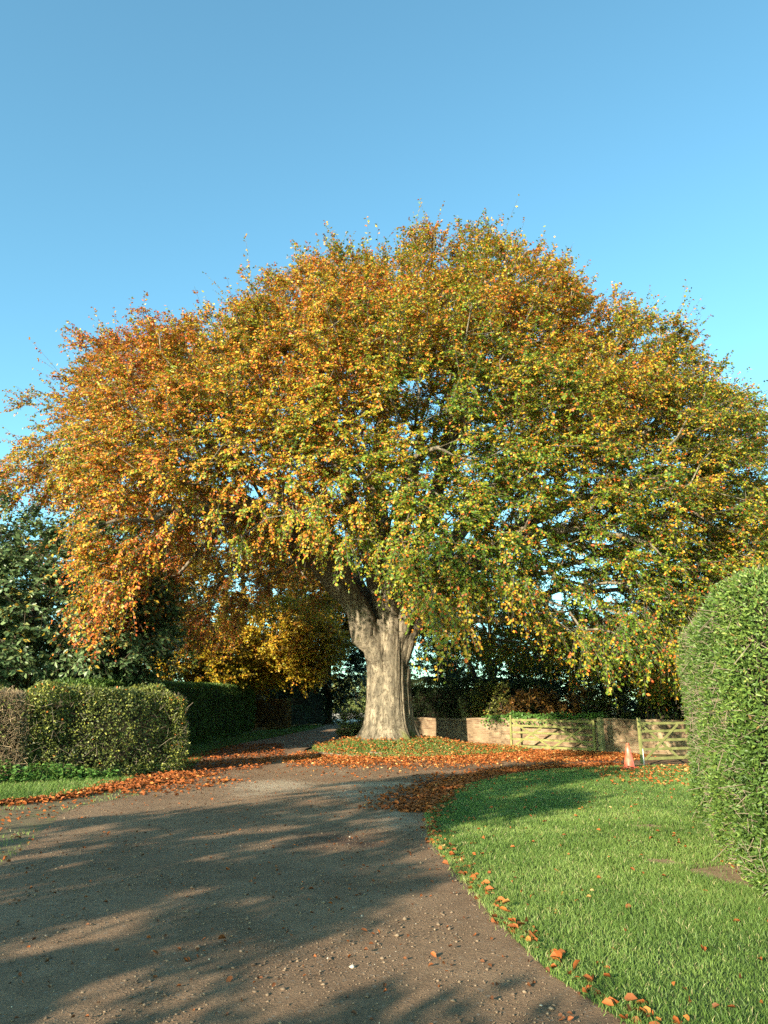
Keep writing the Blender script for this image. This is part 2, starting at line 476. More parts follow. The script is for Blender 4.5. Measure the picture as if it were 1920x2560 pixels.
def drive_mat():
    m, nt, p = newmat('drive_earth')
    N = nt.nodes.new; L = nt.links.new
    tc = N('ShaderNodeTexCoord')
    def nse(sc, det, rough=.6, st=None):
        n = N('ShaderNodeTexNoise'); n.inputs['Scale'].default_value = sc; n.inputs['Detail'].default_value = det; n.inputs['Roughness'].default_value = rough
        if st:
            mp = N('ShaderNodeMapping'); mp.inputs['Scale'].default_value = st; L(tc.outputs['Object'], mp.inputs[0]); L(mp.outputs[0], n.inputs['Vector'])
        else: L(tc.outputs['Object'], n.inputs['Vector'])
        return n
    def ramp(src, a, b, ca, cb):
        r = N('ShaderNodeValToRGB'); e = r.color_ramp.elements
        e[0].position = a; e[0].color = (*ca, 1); e[1].position = b; e[1].color = (*cb, 1); L(src, r.inputs[0]); return r
    def mix(f, a, b, mode='MIX'):
        x = N('ShaderNodeMix'); x.data_type = 'RGBA'; x.blend_type = mode
        if isinstance(f, float): x.inputs[0].default_value = f
        else: L(f, x.inputs[0])
        L(a, x.inputs[6])
        if isinstance(b, tuple): x.inputs[7].default_value = (*b, 1)
        else: L(b, x.inputs[7])
        return x.outputs[2]
    big = nse(.55, 6); mid = nse(4, 8, .7); fine = nse(45, 6, .7)
    c = ramp(big.outputs['Fac'], .35, .68, (.205, .126, .073), (.30, .198, .120)).outputs[0]
    c = mix(.55, c, ramp(mid.outputs['Fac'], .3, .7, (.55, .53, .5), (1.25, 1.22, 1.2)).outputs[0], 'MULTIPLY')
    c = mix(.55, c, ramp(fine.outputs['Fac'], .3, .7, (.5, .48, .45), (1.4, 1.38, 1.35)).outputs[0], 'MULTIPLY')
    # pale dried chalky patches and wheel lines
    at = N('ShaderNodeAttribute'); at.attribute_name = 'pale'
    pn = nse(3.4, 9, .8)
    ad = N('ShaderNodeMath'); ad.operation = 'ADD'; L(at.outputs['Fac'], ad.inputs[0]); L(pn.outputs['Fac'], ad.inputs[1])
    pm = ramp(ad.outputs[0], .74, 1.2, (0, 0, 0), (.75, .75, .75))
    c = mix(pm.outputs[0], c, (.46, .365, .25))
    dn = N('ShaderNodeAttribute'); dn.attribute_name = 'dark_patch'
    dd = nse(1.6, 7, .7)
    a2 = N('ShaderNodeMath'); a2.operation = 'ADD'; L(dn.outputs['Fac'], a2.inputs[0]); L(dd.outputs['Fac'], a2.inputs[1])
    dm = ramp(a2.outputs[0], .72, 1.15, (0, 0, 0), (.85, .85, .85))
    c = mix(dm.outputs[0], c, (.085, .045, .03))  # blends to dark red-brown in noisy-edged patches
    # stony speckle
    vo = N('ShaderNodeTexVoronoi'); vo.inputs['Scale'].default_value = 55; L(tc.outputs['Object'], vo.inputs['Vector'])
    sp = ramp(vo.outputs['Color'], .86, .93, (0, 0, 0), (.7, .7, .7))
    c = mix(sp.outputs[0], c, (.30, .25, .19))
    L(c, p.inputs['Base Color'])
    b = N('ShaderNodeBump'); b.inputs['Strength'].default_value = 1.0; b.inputs['Distance'].default_value = .03
    hm = N('ShaderNodeMath'); hm.operation = 'ADD'; L(fine.outputs['Fac'], hm.inputs[0]); L(mid.outputs['Fac'], hm.inputs[1])
    L(hm.outputs[0], b.inputs['Height']); L(b.outputs[0], p.inputs['Normal'])
    p.inputs['Roughness'].default_value = .9; p.inputs['Specular IOR Level'].default_value = .25
    return m

def drive_extra(V):
    x, y = V[:, 0], V[:, 1]
    pale = np.zeros(len(V))
    for cx, cy, rx, ry, k in ((-2.4, 17.2, 1.3, 2.0, .5), (-.5, 15.6, 1.2, 1.6, .45), (-.2, 17.6, 1.6, 1.0, .5), (.2, 12.2, .55, 2.2, .36), (-2.6, 15.6, .8, .7, .4), (-3.0, 24, .5, 3, .3), (-3.4, 34, .35, 8, .4), (-4.7, 33, .35, 9, .36), (-2.0, 13, .22, 5, .22), (-.75, 13, .22, 5, .2), (-1.3, 21, .6, 2.5, .35), (1.5, 21.3, 1.6, .5, .3)):
        pale = np.maximum(pale, k * np.exp(-((x - cx) / rx) ** 2 - ((y - cy) / ry) ** 2))
    dark_patch = np.zeros(len(V))
    for cx, cy, rx, ry, k in ((-.6, 10.2, .9, 1.3, .42), (.5, 14.6, .7, 1.6, .5), (1.2, 18, .9, 1.6, .5), (3.2, 22, 2, 1, .5), (7, 25, 3, 1.4, .45), (-5, 23, 1.5, 3, .5)):
        dark_patch = np.maximum(dark_patch, k * np.exp(-((x - cx) / rx) ** 2 - ((y - cy) / ry) ** 2))
    return {'pale': pale, 'dark_patch': dark_patch}

def drive_bump(V):
    e = np.clip(edge_dist(V[:, :2], np.array(right_edge + left_edge[::-1])) / .5, 0, 1)
    return e * (.018 * vnoise(V, .8) + .010 * vnoise(V, 2.6, 9))
drive = sheet('drive', drive_poly, drive_mat(), .028, .2, drive_bump, drive_extra)

lawn_poly = ring_noise([(x_ - .07, y_) for x_, y_ in right_edge] + [(14, 19), (9.0, 9), (8, 4), (8, -9)], .3, .05)
lawn = sheet('lawn', lawn_poly, M_turf, .036, .4)
verge_poly = ring_noise([(-8.2, 12.2), (-6.85, 13.9), (-6.1, 14.7), (-6.0, 17), (-6.0, 18.8), (-6.6, 19.3), (-8.8, 17.6), (-13, 15.5), (-13, 11)], .3, .05)
verge = sheet('grass_verge', verge_poly, M_turf, .030, .4)
side_poly = ring_noise([(-4.0, -9), (-4.1, 8.6), (-4.3, 9.6), (-5.1, 12.4), (-5.2, 13.6), (-4.75, 15.4), (-4.8, 18), (-5.2, 20.6), (-6.5, 19.4), (-6.0, 18.8), (-6.0, 17), (-6.1, 14.7), (-6.85, 13.9), (-8.2, 12.2), (-13, 9), (-13, -9)], .3, .05)
side = sheet('earth_verge', side_poly, noise_col_mat('rough_earth', [(.3, (.10, .075, .042)), (.5, (.17, .125, .07)), (.7, (.15, .14, .05))], 3.5, 10, .95, .6, 50), .016, .3)
mound_poly = ring_noise(smooth_poly([(-2.1, 34), (-2.7, 31.4), (-2.75, 29), (-1.9, 27.2), (.2, 26.3), (2.0, 26.6), (4, 28.0), (6.0, 29.8), (4.6, 32.6), (1.5, 36)], 1), .3, .05)
mound = sheet('grass_mound', mound_poly, M_turf, .034, .35)
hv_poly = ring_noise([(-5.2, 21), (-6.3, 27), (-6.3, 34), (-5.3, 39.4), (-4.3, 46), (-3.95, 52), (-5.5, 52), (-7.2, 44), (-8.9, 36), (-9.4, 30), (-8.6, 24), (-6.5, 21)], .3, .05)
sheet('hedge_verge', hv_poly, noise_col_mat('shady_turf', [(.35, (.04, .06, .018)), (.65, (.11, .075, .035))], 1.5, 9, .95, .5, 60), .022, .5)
# pale field track at the end of the drive
sheet('field_track', ring_noise([(-10, 66), (-6, 64), (-2.2, 61), (-1.8, 75), (-2.6, 108), (-14, 108), (-12, 78)], 1.0, .2), noise_col_mat('pale_track', [(.3, (.40, .31, .22)), (.7, (.52, .42, .31))], 1, 6, .95, .2, 10), .03, .8)
# bare earth by the right-hand hedge and on the lawn
for poly in ([(3.0, 8.3), (3.15, 7.75), (3.4, 7.2), (4.4, 6.7), (5.5, 6.6), (6, 7.6), (3.8, 8.6), (3.3, 8.75)],
             [(2.75, 8.75), (2.95, 8.45), (3.2, 8.5), (3.15, 8.8), (2.95, 8.9)],
             [(3.4, 11.3), (3.6, 11.05), (3.95, 11.1), (3.9, 11.4), (3.6, 11.45)]):
    sheet('bare_earth', ring_noise(smooth_poly(poly, 2), .1, .05), M_soil, .037, .2)

# ------------------------------------------------------------------ grass and fallen leaves
def scatter(poly, n_per_m2, g=rng):
    poly = np.asarray(poly, float); lo, hi = poly.min(0), poly.max(0)
    n = int(np.prod(hi - lo) * n_per_m2)
    P = g.uniform(lo, hi, (n, 2))
    return P[inside(P, poly)]

def in_view(P, m=.6):
    return (P[:, 1] > 3.2) & (np.abs(P[:, 0]) < .56 * P[:, 1] + m)

def strip(line, w, dens):
    out = []
    L = np.array(line, float)
    for a, b in zip(L[:-1], L[1:]):
        n = int(np.linalg.norm(b - a) * w * 2 * dens); t = rng.random(n)[:, None]
        d = (b - a) / np.linalg.norm(b - a); nrm = np.array([d[1], -d[0]])
        out.append(a + (b - a) * t + nrm * rng.normal(0, w * .5, n)[:, None])
    return np.concatenate(out)

BARE = [np.array(q) for q in ([(3.05, 8.2), (3.2, 7.75), (3.4, 7.25), (4.4, 6.8), (6, 7.0), (6, 7.6), (3.8, 8.6)], [(2.8, 8.75), (2.95, 8.5), (3.15, 8.55), (3.1, 8.8)], [(3.45, 11.3), (3.6, 11.1), (3.9, 11.15), (3.85, 11.4)])]
def blades(P, h, w, z0, palname='grass', dry=0.0, lean=.45, bias=None):
    n = len(P); g = rng
    z = terr(P[:, 0], P[:, 1]) + z0
    B = np.column_stack([P, z])
    a = g.uniform(0, 2 * np.pi, n); dirh = np.column_stack([np.cos(a), np.sin(a), 0 * a])
    a2 = g.uniform(0, 2 * np.pi, n); ln = np.abs(g.normal(0, lean, n))[:, None]
    up = nz(np.column_stack([np.cos(a2), np.sin(a2), 0 * a2]) * ln + [0, 0, 1])
    H = (h * g.uniform(.55, 1.3, n))[:, None]; Wd = (np.broadcast_to(w, (n,)) * g.uniform(.7, 1.3, n))[:, None]
    bend = np.column_stack([np.cos(a2), np.sin(a2), -.35 + 0 * a2]) * H * .28
    V = np.stack([B - dirh * Wd * .5, B + dirh * Wd * .5, B + up * H * .55 + dirh * Wd * .38, B + up * H * .55 - dirh * Wd * .38, B + up * H + bend], 1)
    k = np.arange(n)[:, None] * 5
    q3 = np.column_stack([P, np.zeros(n)])
    t = .47 + .28 * vnoise(q3, .7, 5) + .2 * vnoise(q3, 2.4, 8) + g.normal(0, .18, n) + dry
    t = np.where(g.random(n) < .035, 1.0, np.minimum(t, .9))
    return V.reshape(-1, 3), [k + [0, 1, 2, 3], k + [3, 2, 4]], np.repeat(pal(palname, t), 5, 0)

gb = Buf()
LP = scatter(lawn_poly, 5200)
LP = LP[in_view(LP)]
for b_ in BARE: LP = LP[~inside(LP, b_) | (rng.random(len(LP)) < .06)]
keep = rng.random(len(LP)) < np.clip((7.2 / np.maximum(LP[:, 1], 4)) ** 1.7, .05, 1)
LP = LP[keep & ~inside(LP, np.array([(4.9, 11.6), (3.55, 7.2), (3.8, 5.6), (9, 5.6), (9, 12)]))]
q3 = np.column_stack([LP, np.zeros(len(LP))])
gb.add(*blades(LP, .052 + .016 * vnoise(q3, 1.2, 31) + .014 * vnoise(q3, 3.1, 33) , .0052 * np.clip(LP[:, 1] / 7.0, 1, 3.2), .03))
EP = strip([(x_ - .03, y_) for x_, y_ in right_edge[2:9]], .07, 2600)
gb.add(*blades(EP, .05, .0052 * np.clip(EP[:, 1] / 7.0, 1, 3), .028, dry=.32, lean=.8))
lg = gb.build('lawn_grass', M_grass)
tag(lg, 'short green mown grass blades covering the lawn on the right', 'grass', kind='stuff')
gb = Buf()
VP = scatter(verge_poly, 900)
gb.add(*blades(VP, .10, .012, .03))
vg = gb.build('verge_grass', M_grass)
tag(vg, 'bright green grass on the left verge below the clipped hedge', 'grass', kind='stuff')
gb = Buf()
MP = scatter(mound_poly, 800)
gb.add(*blades(MP, .11, .017, .03, dry=.12))
mg = gb.build('mound_grass', M_grass)
tag(mg, 'grass growing on the mound round the foot of the big beech', 'grass', kind='stuff')
gb = Buf()
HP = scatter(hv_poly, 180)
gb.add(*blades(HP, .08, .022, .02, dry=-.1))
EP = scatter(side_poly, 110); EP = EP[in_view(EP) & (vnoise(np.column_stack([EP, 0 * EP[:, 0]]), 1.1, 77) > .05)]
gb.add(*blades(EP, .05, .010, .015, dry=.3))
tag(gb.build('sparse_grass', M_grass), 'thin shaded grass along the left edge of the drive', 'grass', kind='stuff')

def litter(P, size=.085, lift=.02, tshift=0.0, flat=.55, z0=.035):
    n = len(P); g = rng
    z = terr(P[:, 0], P[:, 1]) + z0 + np.abs(g.normal(0, lift, n))
    a = g.uniform(0, 2 * np.pi, n)
    A = nz(np.column_stack([np.cos(a), np.sin(a), g.normal(0, .35, n)]))
    Nn = nz(np.column_stack([g.normal(0, flat, n), g.normal(0, flat, n), np.ones(n)]))
    L = size * g.uniform(.65, 1.25, n)
    C = pal('litter', .5 + g.normal(0, .22, n) + tshift)
    return leaf_arrays(np.column_stack([P, z]), A, Nn, L, L * .62, C, fold=.38 * g.uniform(.2, 1.4, (n, 1)), fine=True)

lb = Buf()
lb.add(*litter(strip([(-7.6, 12.7), (-6.8, 13.8), (-6.1, 14.7), (-5.9, 16), (-5.8, 17.4)], .32, 520)))
lb.add(*litter(strip([(-5.8, 16.6), (-5.5, 18), (-5.2, 19.4), (-5.0, 20.5)], .75, 420), tshift=-.08))
lb.add(*litter(strip([(-5.3, 15.6), (-4.4, 17), (-3.7, 18.5)], 1.0, 60), tshift=-.05))
lb.add(*litter(scatter([(-5.6, 20), (-6.9, 27), (-6.4, 33), (-4.5, 34), (-3.4, 27), (-3.5, 22)], 70), tshift=-.15))
EP = scatter(side_poly, 26); lb.add(*litter(EP[in_view(EP)], .06, .01, -.1))
tag(lb.build('leaf_litter', M_litter), 'rusty fallen beech leaves drifted along the left edge of the drive', 'fallen leaves', kind='stuff')
lb = Buf()
re_ = np.array(right_edge)
off = re_[7:14] + np.array([(-.28, .15), (-.3, .2), (-.35, .3), (-.3, .45), (-.3, .5), (-.2, .55), (0, .5)])
lb.add(*litter(strip(off, .42, 420), tshift=-.12))
lb.add(*litter(strip([(.2, 13), (.6, 16), (2.0, 19.6), (4.2, 22.4), (6.5, 24)], .8, 50), tshift=-.15))
lb.add(*litter(strip(re_[2:9] + [.02, 0], .12, 120), .07, .02, .05))
tag(lb.build('leaf_litter', M_litter), 'red brown fallen leaves banked along the curved lawn edge', 'fallen leaves', kind='stuff')
lb = Buf()
FP = scatter([(-3.2, 29), (-3.4, 26), (-2.6, 21), (-1.2, 18.6), (1.4, 18.6), (3.8, 22.4), (6.5, 24.6), (9.4, 25.6), (8.3, 28.4), (5.5, 29.4), (3.8, 28.2), (1.6, 27.0), (-.4, 26.8), (-1.7, 27.6)], 330)
dm = np.hypot((FP[:, 0] - 1.2) / 1.25, FP[:, 1] - 29.5); dm = np.where(FP[:, 0] > 3.5, np.abs(FP[:, 1] - 27.4) * 1.4 + 2.6, dm)
q3 = np.column_stack([FP, 0 * FP[:, 0]])
dens = ss(8.8, 3.2, dm) ** 1.3 * (.75 + .55 * vnoise(q3, .55, 11) + .35 * vnoise(q3, 1.9, 17)) + .02
FP = FP[rng.random(len(FP)) < np.clip(dens, 0, 1)]
lb.add(*litter(FP, .08, tshift=.1))
lb.add(*litter(scatter([(5, 25.5), (8.5, 26), (9.5, 27.5), (7.8, 29.3), (5.3, 30.5), (3.6, 28.3)], 220), .08, tshift=.08))
GP = scatter(mound_poly, 110); lb.add(*litter(GP, .08, .05, .15, z0=.07))
tag(lb.build('leaf_litter', M_litter), 'thick orange carpet of fallen leaves in front of the beech trunk', 'fallen leaves', kind='stuff')
lb = Buf()
P_ = scatter(lawn_poly, 14); P_ = P_[in_view(P_)]; P_ = P_[rng.random(len(P_)) < .34 + .8 * ss(15, 21, P_[:, 1])]
lb.add(*litter(P_, .050, .014, .02, z0=.058))
P_ = scatter([(5.0, 17), (8.5, 17), (9, 23), (5.6, 22)], 30); lb.add(*litter(P_, .08, .02, .2, z0=.06))
P_ = strip(re_[2:8] + [.25, 0], .4, 13); lb.add(*litter(P_, .047, .012, -.02, z0=.04))
tag(lb.build('scattered_leaves', M_litter), 'scattered curled orange and yellow leaves lying on the green lawn', 'fallen leaves', kind='stuff')

# stones and clods on the drive
def stones(P, r):
    n = len(P); g = rng
    ico = np.array([(1, 0, 0), (-1, 0, 0), (0, 1, 0), (0, -1, 0), (0, 0, 1), (0, 0, -1)], float)
    f = np.array([(0, 2, 4), (2, 1, 4), (1, 3, 4), (3, 0, 4), (2, 0, 5), (1, 2, 5), (3, 1, 5), (0, 3, 5)])
    a = g.uniform(0, 2 * np.pi, n)
    sc = g.uniform(.6, 1.2, (n, 6, 1)); s3 = np.column_stack([np.ones(n), g.uniform(.5, .9, n), g.uniform(.35, .7, n)])
    L = ico[None] * sc * s3[:, None, :] * r[:, None, None]
    c, s = np.cos(a)[:, None], np.sin(a)[:, None]
    V = np.stack([L[..., 0] * c - L[..., 1] * s, L[..., 0] * s + L[..., 1] * c, L[..., 2]], -1)
    B = np.column_stack([P, terr(P[:, 0], P[:, 1]) + .03 + .018 * vnoise(np.column_stack([P, 0 * a]), .8) + r * .15])
    k = np.arange(n)[:, None, None] * 6
    t = g.random(n)[:, None]
    C = (1 - t) * np.array([.09, .06, .04]) + t * np.array([.24, .175, .115])
    C = np.where(g.random(n)[:, None] < .008, [[.42, .37, .29]], C)
    return (V + B[:, None]).reshape(-1, 3), (k + f[None]).reshape(-1, 3), np.repeat(C, 6, 0)
sb = Buf()
P_ = scatter(drive_poly, 1100); P_ = P_[in_view(P_)]; P_ = P_[rng.random(len(P_)) < np.clip((6.0 / P_[:, 1]) ** 1.6, 0, 1)]
P_ = P_[(vnoise(np.column_stack([P_, 0 * P_[:, 0]]), 1.0, 21) + rng.normal(0, .4, len(P_))) > -.1]
sb.add(*stones(P_, np.clip(rng.lognormal(-5.25, .55, len(P_)), .0025, .028)))
P_ = scatter(drive_poly, 2.2); P_ = P_[in_view(P_) & (P_[:, 1] < 16) & (rng.random(len(P_)) < .3 + .7 * (vnoise(np.column_stack([P_, 0 * P_[:, 0]]), .9, 71) > .1))]
sb.add(*stones(P_, rng.uniform(.012, .034, len(P_))))
tag(sb.build('gravel', M_stone), 'small stones and dry clods scattered over the brown drive', 'gravel', kind='stuff')
lb = Buf()
P_ = scatter(drive_poly, 16); P_ = P_[in_view(P_) & (P_[:, 1] < 22)]
lb.add(*litter(P_, .034, .006, -.4, z0=.034)); P_ = scatter(drive_poly, 1.0); P_ = P_[in_view(P_) & (P_[:, 1] < 22)]
lb.add(*litter(P_, .05, .008, -.2, z0=.036))
tag(lb.build('stray_leaves', M_litter), 'stray brown leaf scraps lying loose across the bare drive', 'fallen leaves', kind='stuff')

# ------------------------------------------------------------------ the great beech
TX, TY = .17, 30.0
beech = thing('beech_tree', 'huge spreading beech in orange, gold and green autumn leaf on the grass mound', 'tree', (TX, TY, tz(TX, TY)))
limbs = [np.array(l, float) for l in [
    [(.1, 30.0, 1.8, .40), (-.14, 29.68, 3.4, .46), (-.66, 29.4, 4.6, .46), (-1.2, 29.1, 5.7, .45), (-2.4, 28.5, 7.1, .42), (-4.5, 27.6, 8.5, .32), (-7.5, 26.2, 9.7, .2), (-11, 24.6, 10.4, .08)],
    [(.15, 30.1, 3, .6), (.12, 30.1, 6.2, .52), (-.4, 30.5, 11, .34), (.3, 31, 16, .18), (.5, 31, 20.5, .06)],
    [(.35, 30, 4, .45), (.8, 29.6, 6.2, .36), (1.8, 27.6, 9, .28), (2.6, 25.6, 12.5, .18), (3.5, 24.6, 16, .07)],
    [(.05, 30, 4.4, .4), (-.25, 29.4, 6.8, .34), (-1.5, 27.2, 10, .26), (-2.5, 25.3, 13.5, .17), (-3.2, 24.8, 17, .06)],
    [(.45, 30, 3.3, .45), (1.0, 29.9, 4.9, .44), (2.0, 29.8, 6.1, .4), (3.9, 29.2, 7.6, .32), (7, 28, 9.4, .22), (11, 27, 10.4, .13), (14.4, 26.5, 10.8, .06)],
    [(.5, 30.3, 3.5, .45), (1.3, 31, 6.2, .36), (3.5, 32, 9.5, .28), (7, 33, 13, .17), (10, 33, 15.3, .06)],
    [(-.2, 30.3, 3.5, .45), (-1, 31, 6.5, .36), (-3.5, 33, 10, .28), (-7, 34, 13.2, .17), (-10, 34, 15, .06)],
    [(.2, 29.8, 4.6, .36), (.3, 28.9, 6.4, .3), (.6, 26, 8, .25), (1, 22.6, 9.4, .14), (1.5, 20.2, 9, .06)],
    [(.5, 29.8, 4.2, .4), (1.4, 29, 6.0, .32), (3.5, 26, 7.2, .26), (6, 23.6, 7.4, .15), (8, 21.6, 6.4, .06)],
    [(-.9, 29.5, 4.4, .4), (-1.5, 28.5, 6.6, .32), (-3.5, 25.6, 8.2, .24), (-6, 23.2, 8.1, .14), (-8, 21.6, 7, .06)],
    [(.2, 30.4, 3.5, .45), (.5, 32, 6.5, .36), (1, 36, 10, .24), (1, 39, 12, .08)],
]]
# outline of the crown seen from the drive, as (x, z) at the trunk's distance
SIL = np.array([(-16.2, 6.6), (-17.4, 9.4), (-17.3, 11.2), (-16.2, 12.8), (-15.0, 14.2), (-14.2, 15.4), (-13.2, 16.6), (-12.0, 17.6), (-10.4, 18.2), (-8.6, 18.9), (-7.0, 19.7), (-5.4, 20.9), (-3.6, 21.9), (-1.8, 22.2), (0, 21.7), (1.8, 21.6), (3.4, 21.6), (4.4, 21.6), (5.6, 21.5), (7.0, 21.4), (8.8, 20.9), (10.6, 19.2), (12.6, 17.9), (13.6, 16.9), (14.6, 16.0), (16, 15.2), (17, 13.6), (17.3, 11), (17.2, 8.5), (16.8, 6)])
CC = np.array([.4, 30.5, 7.0])
sa = np.arctan2(SIL[:, 1] - CC[2], SIL[:, 0] - CC[0]); sr = np.hypot(SIL[:, 0] - CC[0], SIL[:, 1] - CC[2])
o_ = np.argsort(sa); sa, sr = sa[o_], sr[o_]
def crown_rho(P):
    d = P - CC; ph = np.arctan2(d[:, 2], d[:, 0]); ph = np.where(ph < -np.pi / 2, np.pi, ph)
    Rr = np.interp(ph, sa, sr) * .905
    yb = np.where(d[:, 1] < 0, 11.8, 11.5)
    return np.sqrt((np.hypot(d[:, 0], d[:, 2]) / Rr) ** 2 + (d[:, 1] / yb) ** 2)
def crown_bottom(P):
    x, y = P[:, 0], P[:, 1]; r = np.hypot(x - TX, y - TY)
    left = 6.1 - .27 * np.maximum(r - 3, 0) + 4.6 * ss(-8.9, -10.2, x) + 2.3 * np.exp(-((x + 5.0) / 2.2) ** 2)
    left = left + 1.7 * np.exp(-((x + 1.3) / 1.7) ** 2) + 1.4 * ss(-4, -6, x) * (1 - .9 * np.exp(-((x + 8.2) / .8) ** 2)) * ss(30, 27, y)
    right = 5.8 - .30 * np.maximum(r - 1.5, 0) + 1.1 * np.exp(-((x - 3) / 2.2) ** 2) * ss(31, 27, y)
    right = np.maximum(right, 2.35)
    w = ss(.3, 3.5, x)
    zb = left * (1 - w) + right * w + 1.5 * ss(33, 40, y)
    return zb + .8 * vnoise(np.column_stack([x, y, 0 * x]), .45, 4)
def crown_points(n):
    out = []; tot = 0
    while tot < n:
        P = np.column_stack([rng.uniform(-17, 18, 40000), rng.uniform(18, 43, 40000), rng.uniform(1.8, 25, 40000)])
        rho = crown_rho(P)
        lump = .05 * vnoise(P, .26, 2) + .08 * vnoise(P, .6, 6)
        zb = crown_bottom(P)
        inside_ = (rho < 1 + lump) & (P[:, 2] > zb)
        skirt = np.exp(-np.maximum(P[:, 2] - zb, 0) / 1.6)
        pr = np.clip(.06 + .5 * np.exp(-((P - [.8, 25.0, 12.5]) ** 2 / [22, 14, 22]).sum(1)) + 1.1 * ss(.55, .95, rho) + .55 * skirt * ss(.25, .6, rho), 0, 1)
        PF = P * [1, 1, 1.5]
        fl = .10 + .8 * np.exp(-((P - [.8, 25.0, 12.5]) ** 2 / [22, 14, 22]).sum(1)) + .4 * np.exp(-((P - [6.5, 22.5, 7.5]) ** 2 / [14, 10, 8]).sum(1))
        pr *= fl + (1 - fl) * ss(-.42, -.08, vnoise(PF, .46, 40) + .55 * vnoise(PF, 1.05, 44))
        pr *= np.where(P[:, 1] > 33.5, .4, 1)
        # open lanes low in the crown: the sun gets through to the bole and to the maple beyond
        t = (TY - P[:, 1]) / math.cos(R(SUN_AZ)); off = P[:, 0] - TX + t * math.sin(R(SUN_AZ))
        pr *= np.where((np.abs(off) < 2.0) & (t > 1) & (P[:, 2] < 5.0 + TEL * t), .22, 1)
        t = (32 - P[:, 1]) / math.cos(R(SUN_AZ))
        pr *= np.where((off > .9) & (off < 5.4) & (t > 2) & (P[:, 2] < 3.0 + TEL * t) & (P[:, 0] < 6.2), .24, 1)
        t = (44 - P[:, 1]) / math.cos(R(SUN_AZ)); x0 = P[:, 0] + t * math.sin(R(SUN_AZ)); z0 = P[:, 2] - TEL * t
        pr *= np.where((x0 > -10.5) & (x0 < -3.5) & (z0 < 6.5) & (P[:, 1] > 26), .08, 1)
        P = P[inside_ & (rng.random(len(P)) < pr)]
        out.append(P); tot += len(P)
    P = np.concatenate(out)[:n]
    return P
att = crown_points(9400)
PP, par, rad, big, limb, tips = grow(limbs, att, .7, .0125, 2.35, .09, .28)
tipP = np.array([PP[i] for i, a in tips])
d_ = tipP - [TX, TY, 8.5]
horiz = nz(d_ * [1, 1, 0]); upness = ss(10, 22, tipP[:, 2])
low = 1 - ss(0, 3.0, tipP[:, 2] - crown_bottom(tipP))
out_dir = nz(nz(d_) * .8 + horiz * .3 + np.array([0, 0, 1.]) * (upness * .7 - low * .75)[:, None])
segs, (lp, ax, nm, ll, lw, si, tt) = sprays(tipP, out_dir, rng, 6, 22, .88, .2 + .5 * low, .094, .066, .75, .05)
# extra thin shoots poking out of the top and sides
edge = np.where((crown_rho(tipP) > .9) & (tipP[:, 2] > 9))[0]
ed = rng.choice(edge, min(420, len(edge)), False)
s2, (lp2, ax2, nm2, ll2, lw2, si2, tt2) = sprays(tipP[ed], nz(out_dir[ed] + [0, 0, .6]), rng, 2, 20, 1.9, .05, .10, .066, .35, .2)
pend = np.where((low > .55))[0]
s3, (lp3, ax3, nm3, ll3, lw3, si3, tt3) = sprays(tipP[pend], nz(horiz[pend] * .45 + [0, 0, -1.0]), rng, 2, 18, 1.15, .25, .115, .078, .35, 0)
lp = np.concatenate([lp, lp2, lp3]); ax = np.concatenate([ax, ax2, ax3]); nm = np.concatenate([nm, nm2, nm3]); ll = np.concatenate([ll, ll2, ll3]); lw = np.concatenate([lw, lw2, lw3])
tt = np.concatenate([tt, tt2, tt3])
cl = np.concatenate([si, 5000 + si2, 9000 + pend[si3]])
crnd = rng.normal(0, .09, 20000)[cl]
aut = .35 + .25 * ss(3, -8, lp[:, 0]) + .13 * ss(9, 17, lp[:, 2]) - .12 * ss(12, 5, lp[:, 2]) * ss(-4, 3, lp[:, 0]) + .16 * ss(12, 6, lp[:, 2]) * ss(-3, -8, lp[:, 0])
aut = aut + .24 * vnoise(lp, .25, 12) + .14 * vnoise(lp, .7, 19) + crnd + .05 * (tt - .5) + rng.normal(0, .19, len(lp))
ru = rng.random(len(lp))
aut = np.where(ru < .09, rng.uniform(.72, .95, len(lp)), np.where(ru < .17, rng.uniform(.42, .66, len(lp)), np.where(ru < .30, rng.uniform(0, .35, len(lp)), aut)))
V, F, C = leaf_arrays(lp, ax, nm, ll, lw, pal('beech', aut))
cb = Buf(); cb.add(V, F, C)
crown = cb.build('crown', M_leaf, beech)

# limbs: each main limb and the branches it carries is a part
tw_limb = limb[[i for i, a in tips]]
names = set(range(len(limbs)))
for li in range(len(limbs)):
    b = wood(PP, par, rad, big, limb == li, 3, 10)
    for sg, src in ((segs, np.repeat(np.arange(len(tips)), 6)), (s2, np.repeat(ed, 2)), (s3, np.repeat(pend, 2))):
        msk = tw_limb[src] == li
        for k, (a, c) in enumerate(sg):
            if msk.any():
                b.add(*seg_tubes(a[msk], c[msk], .0075 - .0015 * k, .006 - .0015 * k))
    # a few bare ends
    o = b.build('limb', M_bark, beech, smooth=True)

